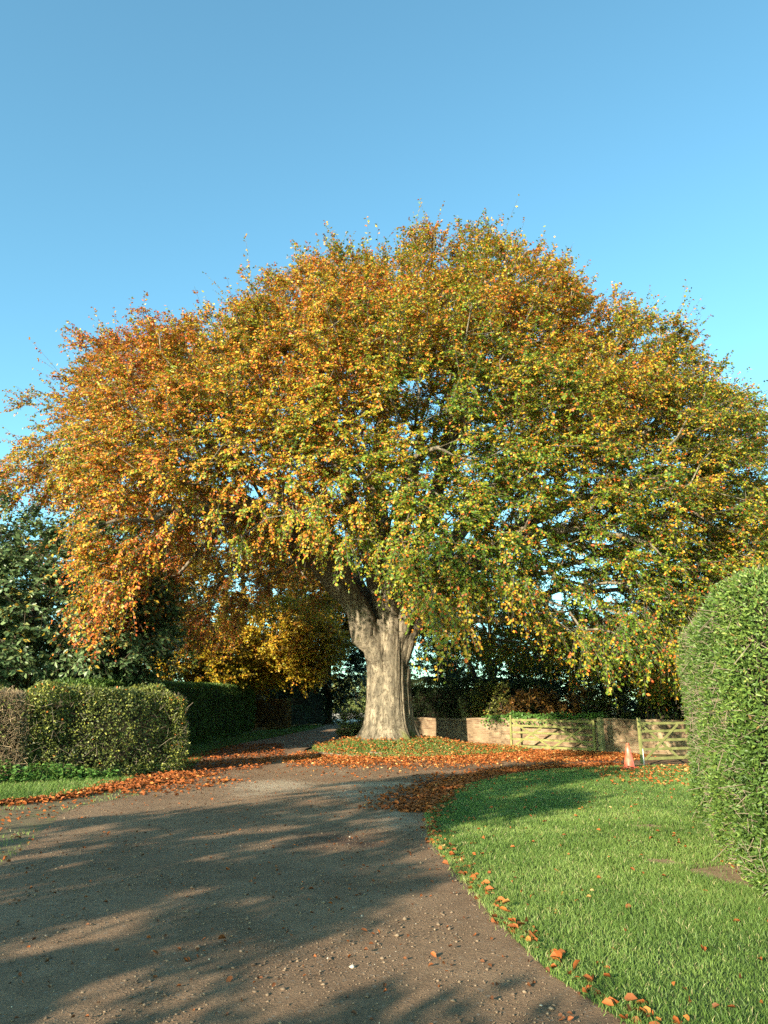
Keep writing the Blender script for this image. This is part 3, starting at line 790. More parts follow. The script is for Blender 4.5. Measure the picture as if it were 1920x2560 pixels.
# trunk: fluted, flared bole joined with the roots of the limbs into one skin
th = np.arange(96) * 2 * np.pi / 96
zs = np.concatenate([np.linspace(-.35, .9, 22), np.linspace(.98, 4.6, 48)])
TZ = tz(TX, TY)
Vt = []
for z in zs:
    hgt = z
    rr = .86 + .10 * np.exp(-max(hgt - .3, 0) / 1.0) + .42 * np.exp(-max(hgt + .1, 0) / .32) + .06 * ss(3.2, 5.0, hgt)
    fl = 1 + (.035 + .16 * np.exp(-max(hgt, 0) / .55)) * (np.sin(5 * th + .7 + .25 * z) * .6 + np.sin(8 * th + 2.1 - .3 * z) * .45 + np.sin(13 * th + .4 + .2 * z) * .25)
    fl = fl + .05 * vnoise(np.column_stack([np.cos(th) * 1.5, np.sin(th) * 1.5, np.full(96, z * .35)]), 1.0, 3)
    sh = -.05 * ss(1, 4, hgt)
    Vt.append(np.column_stack([TX + sh + np.cos(th) * rr * fl, TY + np.sin(th) * rr * fl * .95, np.full(96, TZ + z)]))
Vt = np.array(Vt); k = len(zs)
i = np.arange(k - 1)[:, None] * 96; j = np.arange(96)[None, :]; j2 = (j + 1) % 96
Ft = np.stack([i + j, i + j2, i + 96 + j2, i + 96 + j], -1).reshape(-1, 4)
tb = Buf(); tb.add(Vt.reshape(-1, 3), [Ft, np.arange(96)[::-1][None, :], np.arange((k - 1) * 96, k * 96)[None, :]])
for L in limbs:
    C_ = catmull(L[:6] if L is limbs[0] else L[:4], .25); C_[:, :3] += .06 * np.column_stack([vnoise(C_[:, :3], 1.1, q) for q in (1, 9, 17)])
    tb.add(*chain_tube(C_[:, :3], C_[:, 3] * 1.05, 20))
tmp = tb.build('trunk_parts', M_bark)
md = tmp.modifiers.new('r', 'REMESH'); md.mode = 'VOXEL'; md.voxel_size = .042; md.use_smooth_shade = True
md2 = tmp.modifiers.new('s', 'SMOOTH'); md2.iterations = 2; md2.factor = .5
dg = bpy.context.evaluated_depsgraph_get()
me = bpy.data.meshes.new_from_object(tmp.evaluated_get(dg))
bpy.data.objects.remove(tmp)
n = len(me.vertices); co = np.zeros(n * 3, np.float32); me.vertices.foreach_get('co', co); co = co.reshape(-1, 3).astype(float)
no = np.zeros(n * 3, np.float32); me.vertex_normals.foreach_get('vector', no); no = no.reshape(-1, 3)
an = np.arctan2(co[:, 1] - TY, co[:, 0] - TX)
q = np.column_stack([np.cos(an) * 4, np.sin(an) * 4, co[:, 2] * .35])
co = co + no * (.05 * vnoise(q, 1.1, 8) + .03 * vnoise(q, 2.6, 30) - .045 * np.exp(-(vnoise(q, .9, 61) / .06) ** 2) + .012 * vnoise(q * [2, 2, 3], 3.0, 14) + .014 * vnoise(co, 3.5, 2))[:, None]
me.vertices.foreach_set('co', co.astype(np.float32).ravel())
hz = co[:, 2] - TZ
moss = .30 * np.exp(-np.maximum(hz, 0) / .5) + .10 * ss(.2, .9, co[:, 0]) - .1 + .12 * ss(3.5, 6, hz)
a_ = me.attributes.new('moss', 'FLOAT', 'POINT'); a_.data.foreach_set('value', moss.astype(np.float32))
me.materials.clear(); me.materials.append(M_bark); me.name = 'trunk'
me.update()
tr = bpy.data.objects.new('trunk', me); COL.objects.link(tr); tr.parent = beech; tr.location = -beech.location
# surface roots running into the mound's front
rb = Buf()
for (pts0) in ([(-2.3, 27.9), (-1.2, 27.0), (0, 26.6), (1.2, 26.7)], [(-1.6, 27.6), (-.9, 26.9), (-.3, 26.75)], [(-.5, 27.4), (.5, 26.9), (1.6, 26.95), (2.3, 27.2)], [(-1.9, 28.4), (-2.4, 27.6), (-2.5, 26.8)]):
    C_ = catmull(np.array(pts0), .15); w_ = vnoise(np.column_stack([C_, 0 * C_[:, 0]]), 2.2, 5)
    rb.add(*chain_tube([(x, y + .09 * w_[q], tz(x, y) + .035 + .05 * w_[q]) for q, (x, y) in enumerate(C_)], np.linspace(.075, .03, len(C_)), 8))
rb.build('root', M_bark, beech, smooth=True)

# ------------------------------------------------------------------ other trees and shrubs
def blob_points(blobs, g, shell=.45):
    out = []
    for (cx, cy, cz, rx, ry, rz, n) in blobs:
        d = nz(g.normal(0, 1, (n, 3))); r = 1 - shell * g.random(n) ** 1.3
        P = d * r[:, None]
        w = 1 + .16 * vnoise(d * 1.7, 1.0, cx * 3.1)
        P = P * w[:, None] * [rx, ry, rz] + [cx, cy, cz]
        out.append(P)
    P = np.concatenate(out)
    P = P[vnoise(P, .55, 60) > -.45]
    return P

def tree(name, label, cat, base, stems, blobs, leaf, wd, palname, mat=None, n_tw=5, n_lf=12, ln=.8, droop=.2, shift=0., seed=1, group=None, step=.8, fine=False, bare=0.0, var=.2, crown_name='crown', trunk_name='trunk', up=.2):
    g = np.random.default_rng(seed)
    z0 = tz(base[0], base[1])
    t = thing(name, label, cat, (base[0], base[1], z0), group)
    A = blob_points(blobs, g); A[:, 2] = np.maximum(A[:, 2], terr(A[:, 0], A[:, 1]) + .15)
    L = [np.array([(base[0] + s[0], base[1] + s[1], z0 + s[2], s[3]) for s in st], float) for st in stems]
    PP, par, rad, big, limb, tips = grow(L, A, step, .010, 2.4, .06, .3, g)
    T = np.array([PP[i] for i, a in tips])
    cen = np.mean([[b[0], b[1], b[2]] for b in blobs], 0)
    cidx = np.argmin(np.stack([np.linalg.norm((T - b[:3]) / b[3:6], axis=1) for b in blobs], 1), 1)
    cen = np.array([b[:3] for b in blobs])[cidx]
    out = nz(nz(T - cen) + [0, 0, up])
    segs, (lp, ax, nm, ll, lw, si, tt) = sprays(T, out, g, n_tw, n_lf, ln, droop, leaf, wd, .75, .1)
    lp[:, 2] = np.maximum(lp[:, 2], terr(lp[:, 0], lp[:, 1]) + .05)
    tcol = .5 + shift + .18 * vnoise(lp, .5, seed * 7.7) + g.normal(0, var * .45, 100000)[si % 100000] + g.normal(0, var, len(lp))
    V, F, C = leaf_arrays(lp, ax, nm, ll, lw, pal(palname, tcol), fine=fine)
    b = Buf(); b.add(V, F, C); b.build(crown_name, mat or M_leafd, t)
    b = wood(PP, par, rad, big, None, 3, 9)
    for k, (a, c) in enumerate(segs): b.add(*seg_tubes(a, c, .007, .005))
    b.build(trunk_name, M_barkd, t, smooth=True)
    return t

def stem1(h, r, lean=(0, 0)): return [(0, 0, -.2, r * 1.25), (lean[0] * .3, lean[1] * .3, h * .3, r), (lean[0], lean[1], h, r * .35)]
def bush(h, k=5, r=.05, sp=.6, seed=0):
    g = np.random.default_rng(seed); o = []
    for i in range(k):
        a = g.uniform(0, 6.28); s = g.uniform(.3, 1) * sp
        o.append([(.15 * math.cos(a), .15 * math.sin(a), -.1, r), (s * .5 * math.cos(a), s * .5 * math.sin(a), h * .45, r * .7), (s * math.cos(a), s * math.sin(a), h * .85, r * .3)])
    return o

tree('broadleaf_tree', 'dark tree with large pale-edged green leaves behind the left hedge', 'tree', (-12.0, 25.2), [stem1(6, .22), stem1(5, .16, (2.2, -.6))],
     [(-11.6, 25.2, 5.2, 4.0, 2.6, 3.2, 700), (-9.0, 25.0, 4.5, 2.0, 1.7, 2.3, 330), (-13.5, 24.0, 3.8, 2.6, 2, 2.4, 300)], .19, .105, 'big', n_tw=4, n_lf=11, ln=.75, shift=-.02, seed=11, var=.22)
tree('yew_tree', 'dark shaded evergreen filling the gap left of the golden maple', 'tree', (-16.5, 39), [stem1(6, .25)], [(-15.5, 39, 5, 6.5, 3.5, 4.4, 520), (-20.5, 36, 6.5, 5.5, 4, 5.5, 420)], .2, .11, 'dark', n_tw=5, n_lf=11, ln=.9, seed=12)
tree('field_maple', 'bright golden field maple beyond the far end of the long hedge', 'tree', (-8.0, 45.0), [stem1(6.5, .2), stem1(5.5, .14, (1.6, -.5)), stem1(5, .14, (-1.8, 0))],
     [(-6.0, 44.0, 5.6, 3.6, 2.6, 2.7, 430), (-8.2, 44, 4.4, 2.6, 2.2, 2.2, 210), (-4.4, 43.4, 5.2, 1.7, 1.6, 1.7, 120), (-6.8, 43.0, 3.9, 2.0, 1.2, .8, 90)], .14, .10, 'gold', M_leaf, 5, 14, .8, .12, .06, 13, up=.0)
tree('field_maple', 'low yellow maple showing just above the top of the long hedge', 'tree', (-11.2, 40), [stem1(4, .14), stem1(3.6, .12, (1.5, 0))],
     [(-11.0, 39.6, 4.3, 3.0, 1.6, 1.8, 320), (-8.9, 40.6, 3.9, 1.6, 1.3, 1.2, 130), (-12.8, 39.5, 5.5, 1.5, 1.3, 1.6, 60)], .13, .10, 'gold', M_leaf, 5, 13, .75, .12, .05, 14)
tree('bronze_beech', 'tall bronze-brown tree in shade behind the golden maple', 'tree', (-10, 52), [stem1(11, .35), stem1(9, .25, (4, 0)), stem1(9, .25, (-4, 0))],
     [(-10, 51, 9.0, 8.0, 4.5, 5.4, 1150), (-4.5, 50.5, 9.2, 3.8, 3, 3.6, 330), (-15, 51, 7.5, 5, 3.5, 5.0, 330)], .19, .14, 'bronze', M_leaf, 5, 13, 1.0, .2, .03, 15)
tree('holly_tree', 'dark holly tree standing beside the drive behind the maple', 'tree', (-4.0, 55), [stem1(8, .25)],
     [(-4.6, 55, 5.6, 3.6, 2.6, 4.6, 520), (-2.4, 55.5, 6.4, 2.2, 1.8, 1.6, 140), (-9.0, 57, 3.4, 4.5, 2, 3.2, 380)], .16, .09, 'dark', n_tw=5, n_lf=13, ln=.8, seed=16, shift=-.12)
for i, (x, y, rx, rz, p_, lb_) in enumerate(((-8.0, 114, 3.3, 3.0, 'pale', 'pale green rounded shrub at the far end of the drive, nearest the shaded hedge'), (-3.9, 112, 3.1, 3.4, 'pale', 'taller pale green shrub at the far end of the drive, nearest the beech trunk'), (-1.4, 119, 2.6, 4.2, 'dark', 'dark tree beyond the far shrubs, half hidden by the beech trunk'))):
    tree('far_shrub', lb_, 'shrub', (x, y), bush(2 * rz * .7, 5, .08, rx * .5, i), [(x, y, 1.2 + rz * .85, rx, 1.8, rz * .95, 320), (x + .6 * rx, y - .5, 2.2, rx * .7, 1.4, 1.1, 110)], .24, .15, p_, M_leaf, 4, 12, .8, .1, 0, 30 + i, group='shrubs beyond the drive' if p_ == 'pale' else None, crown_name='foliage', trunk_name='stems')
tree('small_shrub', 'small speckled shrub at the left foot of the beech', 'shrub', (-1.55, 34.2), bush(1.0, 6, .02, .5, 4), [(-1.5, 34.2, 1.0, .85, .6, .55, 130), (-1.2, 33.6, .65, .7, .5, .4, 70)], .075, .045, 'pale', M_leaf, 4, 12, .3, .05, .0, 35, step=.25, crown_name='foliage', trunk_name='stems')
tree('dark_tree', 'dark olive tree behind the wall, right of the beech trunk', 'tree', (6.6, 47), [stem1(7, .25), stem1(6, .2, (-2, 0))], [(6.6, 47, 5.6, 4.2, 3, 4.2, 560), (10.2, 46, 4.2, 3.0, 2.5, 3.0, 240)], .16, .10, 'dark', n_tw=5, n_lf=13, ln=.8, seed=17)
tree('dark_tree', 'low dark tree behind the two gates', 'tree', (12.8, 41), [stem1(5, .2), stem1(4, .16, (2.5, 0))], [(12.5, 41, 3.2, 4.2, 2.5, 2.8, 480), (17.5, 40, 3.6, 4, 2.5, 3.4, 360)], .15, .10, 'dark', n_tw=5, n_lf=13, ln=.8, seed=18)
tree('autumn_shrub', 'yellowish shrub catching the sun above the dark hedge right of the trunk', 'shrub', (3.7, 52), bush(4.5, 6, .06, 1.5, 8), [(3.4, 52, 3.9, 2.3, 1.5, 1.5, 150), (4.8, 52, 4.4, 1.4, 1.2, 1.2, 70)], .15, .10, 'gold', M_leaf, 4, 11, .7, .1, -.12, 19, crown_name='foliage', trunk_name='stems')
tree('bramble_bush', 'straggly leafy bush behind the sunlit part of the wall', 'shrub', (5.0, 36.2), bush(2.2, 7, .02, .9, 9), [(5.0, 36.2, 1.95, 1.25, .7, 1.0, 150)], .10, .07, 'mixed', M_leaf, 4, 12, .45, .2, .12, 20, step=.3, crown_name='foliage', trunk_name='stems')
tree('bramble_bush', 'brownish leafy bush behind the right end of the braced gate', 'shrub', (8.4, 35), bush(2.2, 7, .02, .9, 10), [(8.4, 35, 1.9, 1.3, .7, .9, 150), (6.8, 35, 1.7, 1.2, .6, .8, 110)], .10, .07, 'copper', M_leaf, 4, 12, .45, .2, .12, 21, step=.3, crown_name='foliage', trunk_name='stems')
tree('shade_shrub', 'deep green shrub behind the gatepost and cone', 'shrub', (11.2, 32.6), bush(2.2, 7, .03, .9, 12), [(10.8, 33, 1.7, 2.2, .9, 1.3, 220), (14.2, 32, 1.9, 2.4, .9, 1.5, 200)], .12, .08, 'dark', M_leafd, 4, 11, .5, .15, .05, 22, step=.4, crown_name='foliage', trunk_name='stems')

# ------------------------------------------------------------------ hedges
def hedge(name, label, a, b, width, h, palname, leaf, wd, dens, bend=0., n_exp=(6, 6), seed=1, shift=0, lump=.05, back=.35, twigs=0, mat=None, var=.2, end=None, group=None, only=None, twm=None):
    g = np.random.default_rng(seed)
    a = np.array(a, float); b = np.array(b, float); L = np.linalg.norm(b - a); u = (b - a) / L; v = np.array([-u[1], u[0]])
    hx, hy = L / 2, width / 2; mid = (a + b) / 2
    t = thing(name, label, 'hedge', (mid[0], mid[1], tz(*mid)), group)
    hh = h / 2 * 1.02
    def se(D):
        """project box points onto a softened box; returns local pos, normal"""
        e = n_exp[0]
        q = D / [hx, hy, hh]
        # keep the long axis crisp: exponent applies to each pair through the p-norm
        r = (np.abs(q) ** [n_exp[1], e, e]).sum(1) ** (1 / e)
        P = D / r[:, None]
        q = P / [hx, hy, hh]
        Nn = nz(np.sign(q) * np.abs(q) ** (e - 1) / [hx, hy, hh])
        return P, Nn
    def to_world(P):
        s = P[:, 0] / hx
        xy = mid + P[:, :1] * u + (P[:, 1:2] + (bend * (1 - s * s))[:, None]) * v
        z = terr(xy[:, 0], xy[:, 1]) + P[:, 2] + hh - .03 * h
        return np.column_stack([xy, z])
    def dirw(N_): return np.column_stack([N_[:, :1] * u + N_[:, 1:2] * v, N_[:, 2]])
    def box(n):
        ar = np.array([hy * hh, hy * hh, hx * hh, hx * hh, hx * hy]); f = g.choice(5, n, p=ar / ar.sum())
        D = g.uniform(-1, 1, (n, 3)) * [hx, hy, hh]
        for k, (ax_, s_) in enumerate(((0, -1), (0, 1), (1, -1), (1, 1), (2, 1))):
            D[f == k, ax_] = s_ * [hx, hy, hh][ax_]
        return D
    area = 4 * hy * hh * 2 + 4 * hx * hh * 2 + 4 * hx * hy
    n = int(area * dens)
    P, Nn = se(box(n))
    Wp = to_world(P); Nw = dirw(Nn)
    vis = (Nw * nz(np.array([0, 0, 1.6]) - Wp)).sum(1) > -.15
    kp = vis | (g.random(n) < back)
    P, Nn, Wp, Nw = P[kp], Nn[kp], Wp[kp], Nw[kp]
    n = len(P)
    dep = lump * (1.2 * vnoise(Wp, 1.1, seed) + .8 * vnoise(Wp, 3.2, seed * 3.)) - np.abs(g.normal(0, .05, n)) + g.normal(0, .02, n)
    pos = Wp + Nw * dep[:, None]
    pos[:, 2] = np.maximum(pos[:, 2], terr(pos[:, 0], pos[:, 1]) + .03)
    A = nz(g.normal(0, .8, (n, 3)) + Nw * .7 + [0, 0, .25])
    Nl = nz(Nw * .8 + g.normal(0, .75, (n, 3)) + [0, 0, .3])
    tc = .45 + shift + .2 * vnoise(Wp, .8, seed * 5.) + g.normal(0, var, n)
    V, F, C = leaf_arrays(pos, A, Nl, leaf * g.uniform(.65, 1.3, n), wd * g.uniform(.7, 1.25, n), pal(palname, tc), .15, fine=leaf * 1000 / np.hypot(*mid) > 5)
    B = Buf(); B.add(V, F, C); B.build('foliage', mat or M_hedge, t)
    # woody core
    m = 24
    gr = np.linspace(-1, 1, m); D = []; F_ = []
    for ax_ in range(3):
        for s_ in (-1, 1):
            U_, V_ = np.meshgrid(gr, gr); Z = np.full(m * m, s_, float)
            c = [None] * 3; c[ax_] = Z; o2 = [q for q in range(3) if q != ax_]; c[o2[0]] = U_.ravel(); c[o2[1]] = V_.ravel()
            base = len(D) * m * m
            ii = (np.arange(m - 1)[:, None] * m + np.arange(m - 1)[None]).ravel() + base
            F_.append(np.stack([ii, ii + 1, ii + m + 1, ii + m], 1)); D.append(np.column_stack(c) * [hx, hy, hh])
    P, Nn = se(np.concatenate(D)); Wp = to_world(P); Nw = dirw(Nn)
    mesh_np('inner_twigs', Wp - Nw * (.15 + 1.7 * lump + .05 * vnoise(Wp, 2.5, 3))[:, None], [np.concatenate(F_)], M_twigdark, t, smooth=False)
    if twigs:
        P, Nn = se(box(int(area * twigs))); Wp = to_world(P); Nw = dirw(Nn)
        e = nz(Nw * .8 + g.normal(0, .6, Wp.shape) + [0, 0, .3]); l = g.uniform(.12, .4, len(P))[:, None]
        B = Buf(); B.add(*seg_tubes(Wp - e * l * .75, Wp + e * l * .25, .0055, .0025)); B.build('bare_twigs', twm or M_twig, t)
    return t

hedge('clipped_hedge', 'tall bright green clipped hedge at the right edge of the lawn', (6.15, 12.2), (4.3, 6.2), 2.6, 2.93, 'privet', .048, .0195, 3700, n_exp=(9, 9), seed=41, lump=.06, twigs=60, back=.12, var=.21, shift=.0)
hedge('clipped_hedge', 'mixed green and dark clipped hedge beside the left verge', (-9.0, 18.8), (-5.75, 21.6), 1.7, 2.16, 'mixed', .07, .042, 1050, n_exp=(7, 7), seed=42, lump=.17, twigs=30, var=.24)
hedge('twiggy_hedge', 'flailed hedge of bare brown twigs at the left edge of the photo', (-13.5, 15.6), (-8.8, 18.9), 1.6, 2.12, 'mixed', .07, .04, 260, n_exp=(8, 8), seed=43, lump=.16, twigs=420, shift=.1, twm=M_tan)
hedge('long_hedge', 'long dark shaded hedge running along the left side of the drive', (-9.4, 22.6), (-8.1, 43.2), 2.4, 2.62, 'privet', .085, .045, 520, bend=.75, n_exp=(7, 12), seed=44, lump=.05, shift=-.1)
hedge('copper_hedge', 'low copper-brown hedge showing behind the mixed green hedge', (-19, 27), (-11.2, 30.5), 1.6, 2.75, 'copper', .08, .055, 350, n_exp=(7, 7), seed=45, lump=.08)
hedge('copper_hedge', 'short yellow-brown beech hedge past the end of the long hedge', (-8.0, 45.0), (-6.2, 47.4), 1.5, 1.75, 'copper', .09, .06, 420, n_exp=(7, 7), seed=46, lump=.06, shift=.15)
hedge('yew_hedge', 'low grey-green clipped hedge between the copper hedge and the rounded yew', (-6.9, 48.0), (-5.4, 51.2), 1.3, 1.35, 'yew', .08, .04, 420, n_exp=(7, 7), seed=47, lump=.03, mat=M_leafd)
hedge('yew_hedge', 'rounded dark yew block beside the far bend of the drive', (-5.9, 50.6), (-4.6, 54.6), 1.7, 2.15, 'yew', .08, .04, 420, n_exp=(4, 4), seed=48, lump=.03, mat=M_leafd, shift=-.1)
hedge('yew_hedge', 'dark green hedge behind the brick wall, right of the trunk', (.6, 41.5), (8.4, 37.6), 2.0, 2.85, 'yew', .09, .055, 650, n_exp=(6, 6), seed=49, lump=.16, mat=M_leafd, shift=.15)

hedge('evergreen_screen', 'tall dark evergreen screen behind the golden maple', (-13, 60), (-4.6, 62), 2.4, 4.6, 'dark', .16, .09, 160, n_exp=(5, 5), seed=50, lump=.4, mat=M_leafd)

# weeds at the foot of the left hedge
nb = Buf()
g = np.random.default_rng(3)
NP = strip([(-10.5, 15.6), (-8.8, 17.3), (-7.6, 18.2), (-6.6, 18.9)], .42, 60)
n = len(NP); hN = g.uniform(.15, .55, n) * (1 - .45 * ss(-8.5, -6.4, NP[:, 0]))
k = np.repeat(np.arange(n), 12); tN = g.uniform(.2, 1.05, len(k))
base = np.column_stack([NP[k] + g.normal(0, .05, (len(k), 2)), terr(NP[k][:, 0], NP[k][:, 1]) + hN[k] * tN])
a = g.uniform(0, 6.28, len(k))
A = nz(np.column_stack([np.cos(a), np.sin(a), g.normal(-.1, .3, len(k))]))
V, F, C = leaf_arrays(base, A, nz(g.normal(0, .4, (len(k), 3)) + [0, -.2, 1]), g.uniform(.07, .13, len(k)), g.uniform(.045, .075, len(k)), pal('nettle', .5 + g.normal(0, .2, len(k))), .15, True)
nb.add(V, F, C)
nb.add(*seg_tubes(np.column_stack([NP, terr(NP[:, 0], NP[:, 1])]), np.column_stack([NP, terr(NP[:, 0], NP[:, 1]) + hN]), .006, .004), (.09, .14, .03))
tag(nb.build('nettle_bed', M_hedge), 'bright green nettles and weeds along the foot of the left hedge', 'weeds', kind='stuff')

# ------------------------------------------------------------------ brick wall
def brick_mat():
    m, nt, p = newmat('old_brick')
    N = nt.nodes.new; L = nt.links.new
    uv = N('ShaderNodeAttribute'); uv.attribute_name = 'wall_uv'; uv.attribute_type = 'GEOMETRY'
    br = N('ShaderNodeTexBrick'); br.inputs['Scale'].default_value = 1
    br.inputs['Brick Width'].default_value = .235; br.inputs['Row Height'].default_value = .082; br.inputs['Mortar Size'].default_value = .009
    br.inputs['Color1'].default_value = (.15, .095, .06, 1); br.inputs['Color2'].default_value = (.29, .22, .14, 1); br.inputs['Mortar'].default_value = (.27, .225, .165, 1)
    br.inputs['Mortar Smooth'].default_value = .3; br.inputs['Bias'].default_value = .1
    L(uv.outputs['Vector'], br.inputs['Vector'])
    n = N('ShaderNodeTexNoise'); n.inputs['Scale'].default_value = 1.6; n.inputs['Detail'].default_value = 9; L(uv.outputs['Vector'], n.inputs['Vector'])
    r = N('ShaderNodeValToRGB'); e = r.color_ramp.elements
    e[0].position = .36; e[0].color = (.62, .55, .48, 1); e[1].position = .64; e[1].color = (1.25, 1.2, 1.1, 1); L(n.outputs['Fac'], r.inputs[0])
    mx = N('ShaderNodeMix'); mx.data_type = 'RGBA'; mx.blend_type = 'MULTIPLY'; mx.inputs[0].default_value = .8
    L(br.outputs['Color'], mx.inputs[6]); L(r.outputs[0], mx.inputs[7]); L(mx.outputs[2], p.inputs['Base Color'])
    b = N('ShaderNodeBump'); b.inputs['Strength'].default_value = .8; b.inputs['Distance'].default_value = .012; b.invert = True
    ad = N('ShaderNodeMath'); ad.operation = 'SUBTRACT'; L(br.outputs['Fac'], ad.inputs[0])
    n2 = N('ShaderNodeTexNoise'); n2.inputs['Scale'].default_value = 25; n2.inputs['Detail'].default_value = 5; L(uv.outputs['Vector'], n2.inputs['Vector']); L(n2.outputs['Fac'], ad.inputs[1])
    L(ad.outputs[0], b.inputs['Height']); L(b.outputs[0], p.inputs['Normal'])
    p.inputs['Roughness'].default_value = .9; p.inputs['Specular IOR Level'].default_value = .15
    return m
M_brick = brick_mat()
WL = catmull(np.array([(.6, 37.2), (2.6, 35.0), (5.4, 32.6), (8.5, 30.3), (11, 28.9), (16, 27.0)], float), .25)
dW = nz(np.gradient(WL, axis=0)); nW = np.column_stack([dW[:, 1], -dW[:, 0]])
sW = np.concatenate([[0], np.cumsum(np.linalg.norm(np.diff(WL, axis=0), axis=1))])
wall = thing('brick_wall', 'low old brick wall running from behind the beech to behind the gates', 'wall', (8.5, 30.3, tz(8.5, 30.3)))
def wall_band(name, z0, z1, th_, m):
    prof = [(-th_, z0), (-th_, z1), (th_, z1), (th_, z0)]
    Vs, UV = [], []
    for i_ in range(len(WL)):
        for o2, z in prof:
            P = WL[i_] - nW[i_] * o2
            zz = terr(*WL[i_]) * (0 if z > 0 else 1) + z
            if z > .3: zz += .02 * math.sin(sW[i_] * 1.3) + .012 * math.sin(sW[i_] * 4.1)
            Vs.append((P[0], P[1], zz)); UV.append((sW[i_], zz + (o2 + th_ if z > .3 else 0), 0))
    F = []
    for i_ in range(len(WL) - 1):
        for k_ in range(3): F.append((i_ * 4 + k_, i_ * 4 + k_ + 1, i_ * 4 + 5 + k_, i_ * 4 + 4 + k_))
    F += [(0, 3, 2, 1), tuple((len(WL) - 1) * 4 + q for q in (0, 1, 2, 3))]
    o = mesh_np(name, np.array(Vs), [np.array(F)], m, wall)
    at_ = o.data.attributes.new('wall_uv', 'FLOAT_VECTOR', 'POINT'); at_.data.foreach_set('vector', np.array(UV, np.float32).ravel())
    return o
wall_band('wall_face', -.15, 1.24, .16, M_brick)
wall_band('coping', 1.235, 1.325, .18, M_brick)

# ivy along the coping
g = np.random.default_rng(5)
t_ = thing('ivy', 'green ivy trailing over the top of the brick wall by the braced gate', 'climbing plant', (5.5, 32.4, 1.3))
sel = (sW > 5.4) & (sW < 10.6); W2 = WL[sel]; n2_ = nW[sel]
k = g.integers(0, len(W2), 1800)
pos = np.column_stack([W2[k], np.full(len(k), 1.33)]) + np.column_stack([n2_[k], 0 * k]) * g.normal(.02, .12, len(k))[:, None] + np.column_stack([g.normal(0, .12, (len(k), 2)), 0 * k])
hump = .16 + .12 * vnoise(pos, 1.2, 6)
front = np.maximum(((pos[:, :2] - W2[k]) * n2_[k]).sum(1) - .16, 0)
pos[:, 2] += g.uniform(-.05, 1, len(k)) * np.maximum(hump, .02) - front * 1.2
V, F, C = leaf_arrays(pos, nz(g.normal(0, .7, (len(k), 3)) + [.0, -.3, -.3]), nz(g.normal(0, .5, (len(k), 3)) + [0, -.6, .8]), g.uniform(.07, .12, len(k)), g.uniform(.06, .1, len(k)), pal('nettle', .35 + g.normal(0, .22, len(k))), .1, True)
b = Buf(); b.add(V, F, C); b.build('foliage', M_leafd, t_)
b = Buf()
for i_ in range(0, len(W2) - 3, 2):
    q_ = [np.array([*W2[j_ + i_], 1.345]) + g.normal(0, .03, 3) * [1, 1, .3] for j_ in range(3)]
    b.add(*chain_tube(q_, [.012, .01, .008], 5))
b.build('stems', M_twig, t_)

# ------------------------------------------------------------------ gates
M_wood = noise_col_mat('mossy_wood', [(.3, (.11, .12, .04)), (.55, (.20, .20, .07)), (.75, (.27, .26, .115))], 4, 8, .85, .4, 60, (1, 1, 1), .006)
M_post = noise_col_mat('weathered_post', [(.3, (.13, .14, .06)), (.7, (.28, .27, .13))], 5, 8, .85, .5, 50, (1, 1, .2), .01)
M_iron = noise_col_mat('rusty_iron', [(.3, (.05, .04, .035)), (.7, (.12, .08, .06))], 20, 4, .6, .2, 60)
M_white = noise_col_mat('white_marker', [(.3, (.62, .62, .6)), (.7, (.78, .78, .76))], 20, 4, .5, .05, 60)
def beam(p, q, w, d, m, name, parent, side):
    """board from p to q, w wide across, d deep along side"""
    p = np.array(p, float); q = np.array(q, float); ax_ = nz(q - p); s = np.array(side, float); s = nz(s - ax_ * s.dot(ax_)); c = np.cross(s, ax_)
    bm = bmesh.new(); vs = []
    for e in (p, q):
        for a_, b_ in ((-1, -1), (1, -1), (1, 1), (-1, 1)):
            vs.append(bm.verts.new(e + c * w / 2 * a_ + s * d / 2 * b_))
    for f in ((3, 2, 1, 0), (4, 5, 6, 7), (0, 1, 5, 4), (1, 2, 6, 5), (2, 3, 7, 6), (3, 0, 4, 7)): bm.faces.new([vs[k_] for k_ in f])
    bmesh.ops.bevel(bm, geom=bm.edges[:], offset=min(w, d) * .12, segments=1, affect='EDGES')
    me = bpy.data.meshes.new(name); bm.to_mesh(me); bm.free(); me.materials.append(m)
    o = bpy.data.objects.new(name, me); COL.objects.link(o)
    o.parent = parent; o.location = -parent.location
    return o
def gate(label, a, b, h, za, zb, braces, stile_up, marker=False, rails=(.10, .34, .57, .80, 1.0), group='five-bar field gates'):
    """a = latch end, b = hinge end (x, y)"""
    a = np.array(a, float); b = np.array(b, float); u = nz(b - a); nrm = np.array([u[1], -u[0], 0.])
    root = thing('field_gate', label, 'gate', (a[0], a[1], za), group)
    def P(s, t, o=0.0):
        xy = a + (b - a) * s; z = za + (zb - za) * s + t * h
        return np.array([xy[0], xy[1], z]) + nrm * o
    beam(P(0, -.02), P(0, 1 + stile_up), .085, .075, M_wood, 'latch_stile', root, nrm)
    beam(P(1, -.02), P(1, 1.06), .10, .075, M_wood, 'hinge_stile', root, nrm)
    for k_, r_ in enumerate(rails):
        beam(P(.0125, r_), P(.986, r_), .075 if k_ else .085, .028, M_wood, 'rail', root, nrm)
    for s0, t0, s1, t1, o_ in braces:
        beam(P(s0, t0, o_), P(s1, t1, o_), .07, .022, M_wood, 'brace', root, nrm)
    for t0 in (.22, .9):
        beam(P(.99, t0, .045), P(.86, t0, .045), .035, .008, M_iron, 'hinge_strap', root, nrm)
    if marker:
        beam(P(0, -.1, .044) + np.array([u[0], u[1], 0]) * .03, P(0, .36, .044) + np.array([u[0], u[1], 0]) * .03, .022, .01, M_white, 'marker_strip', root, nrm)
    return root
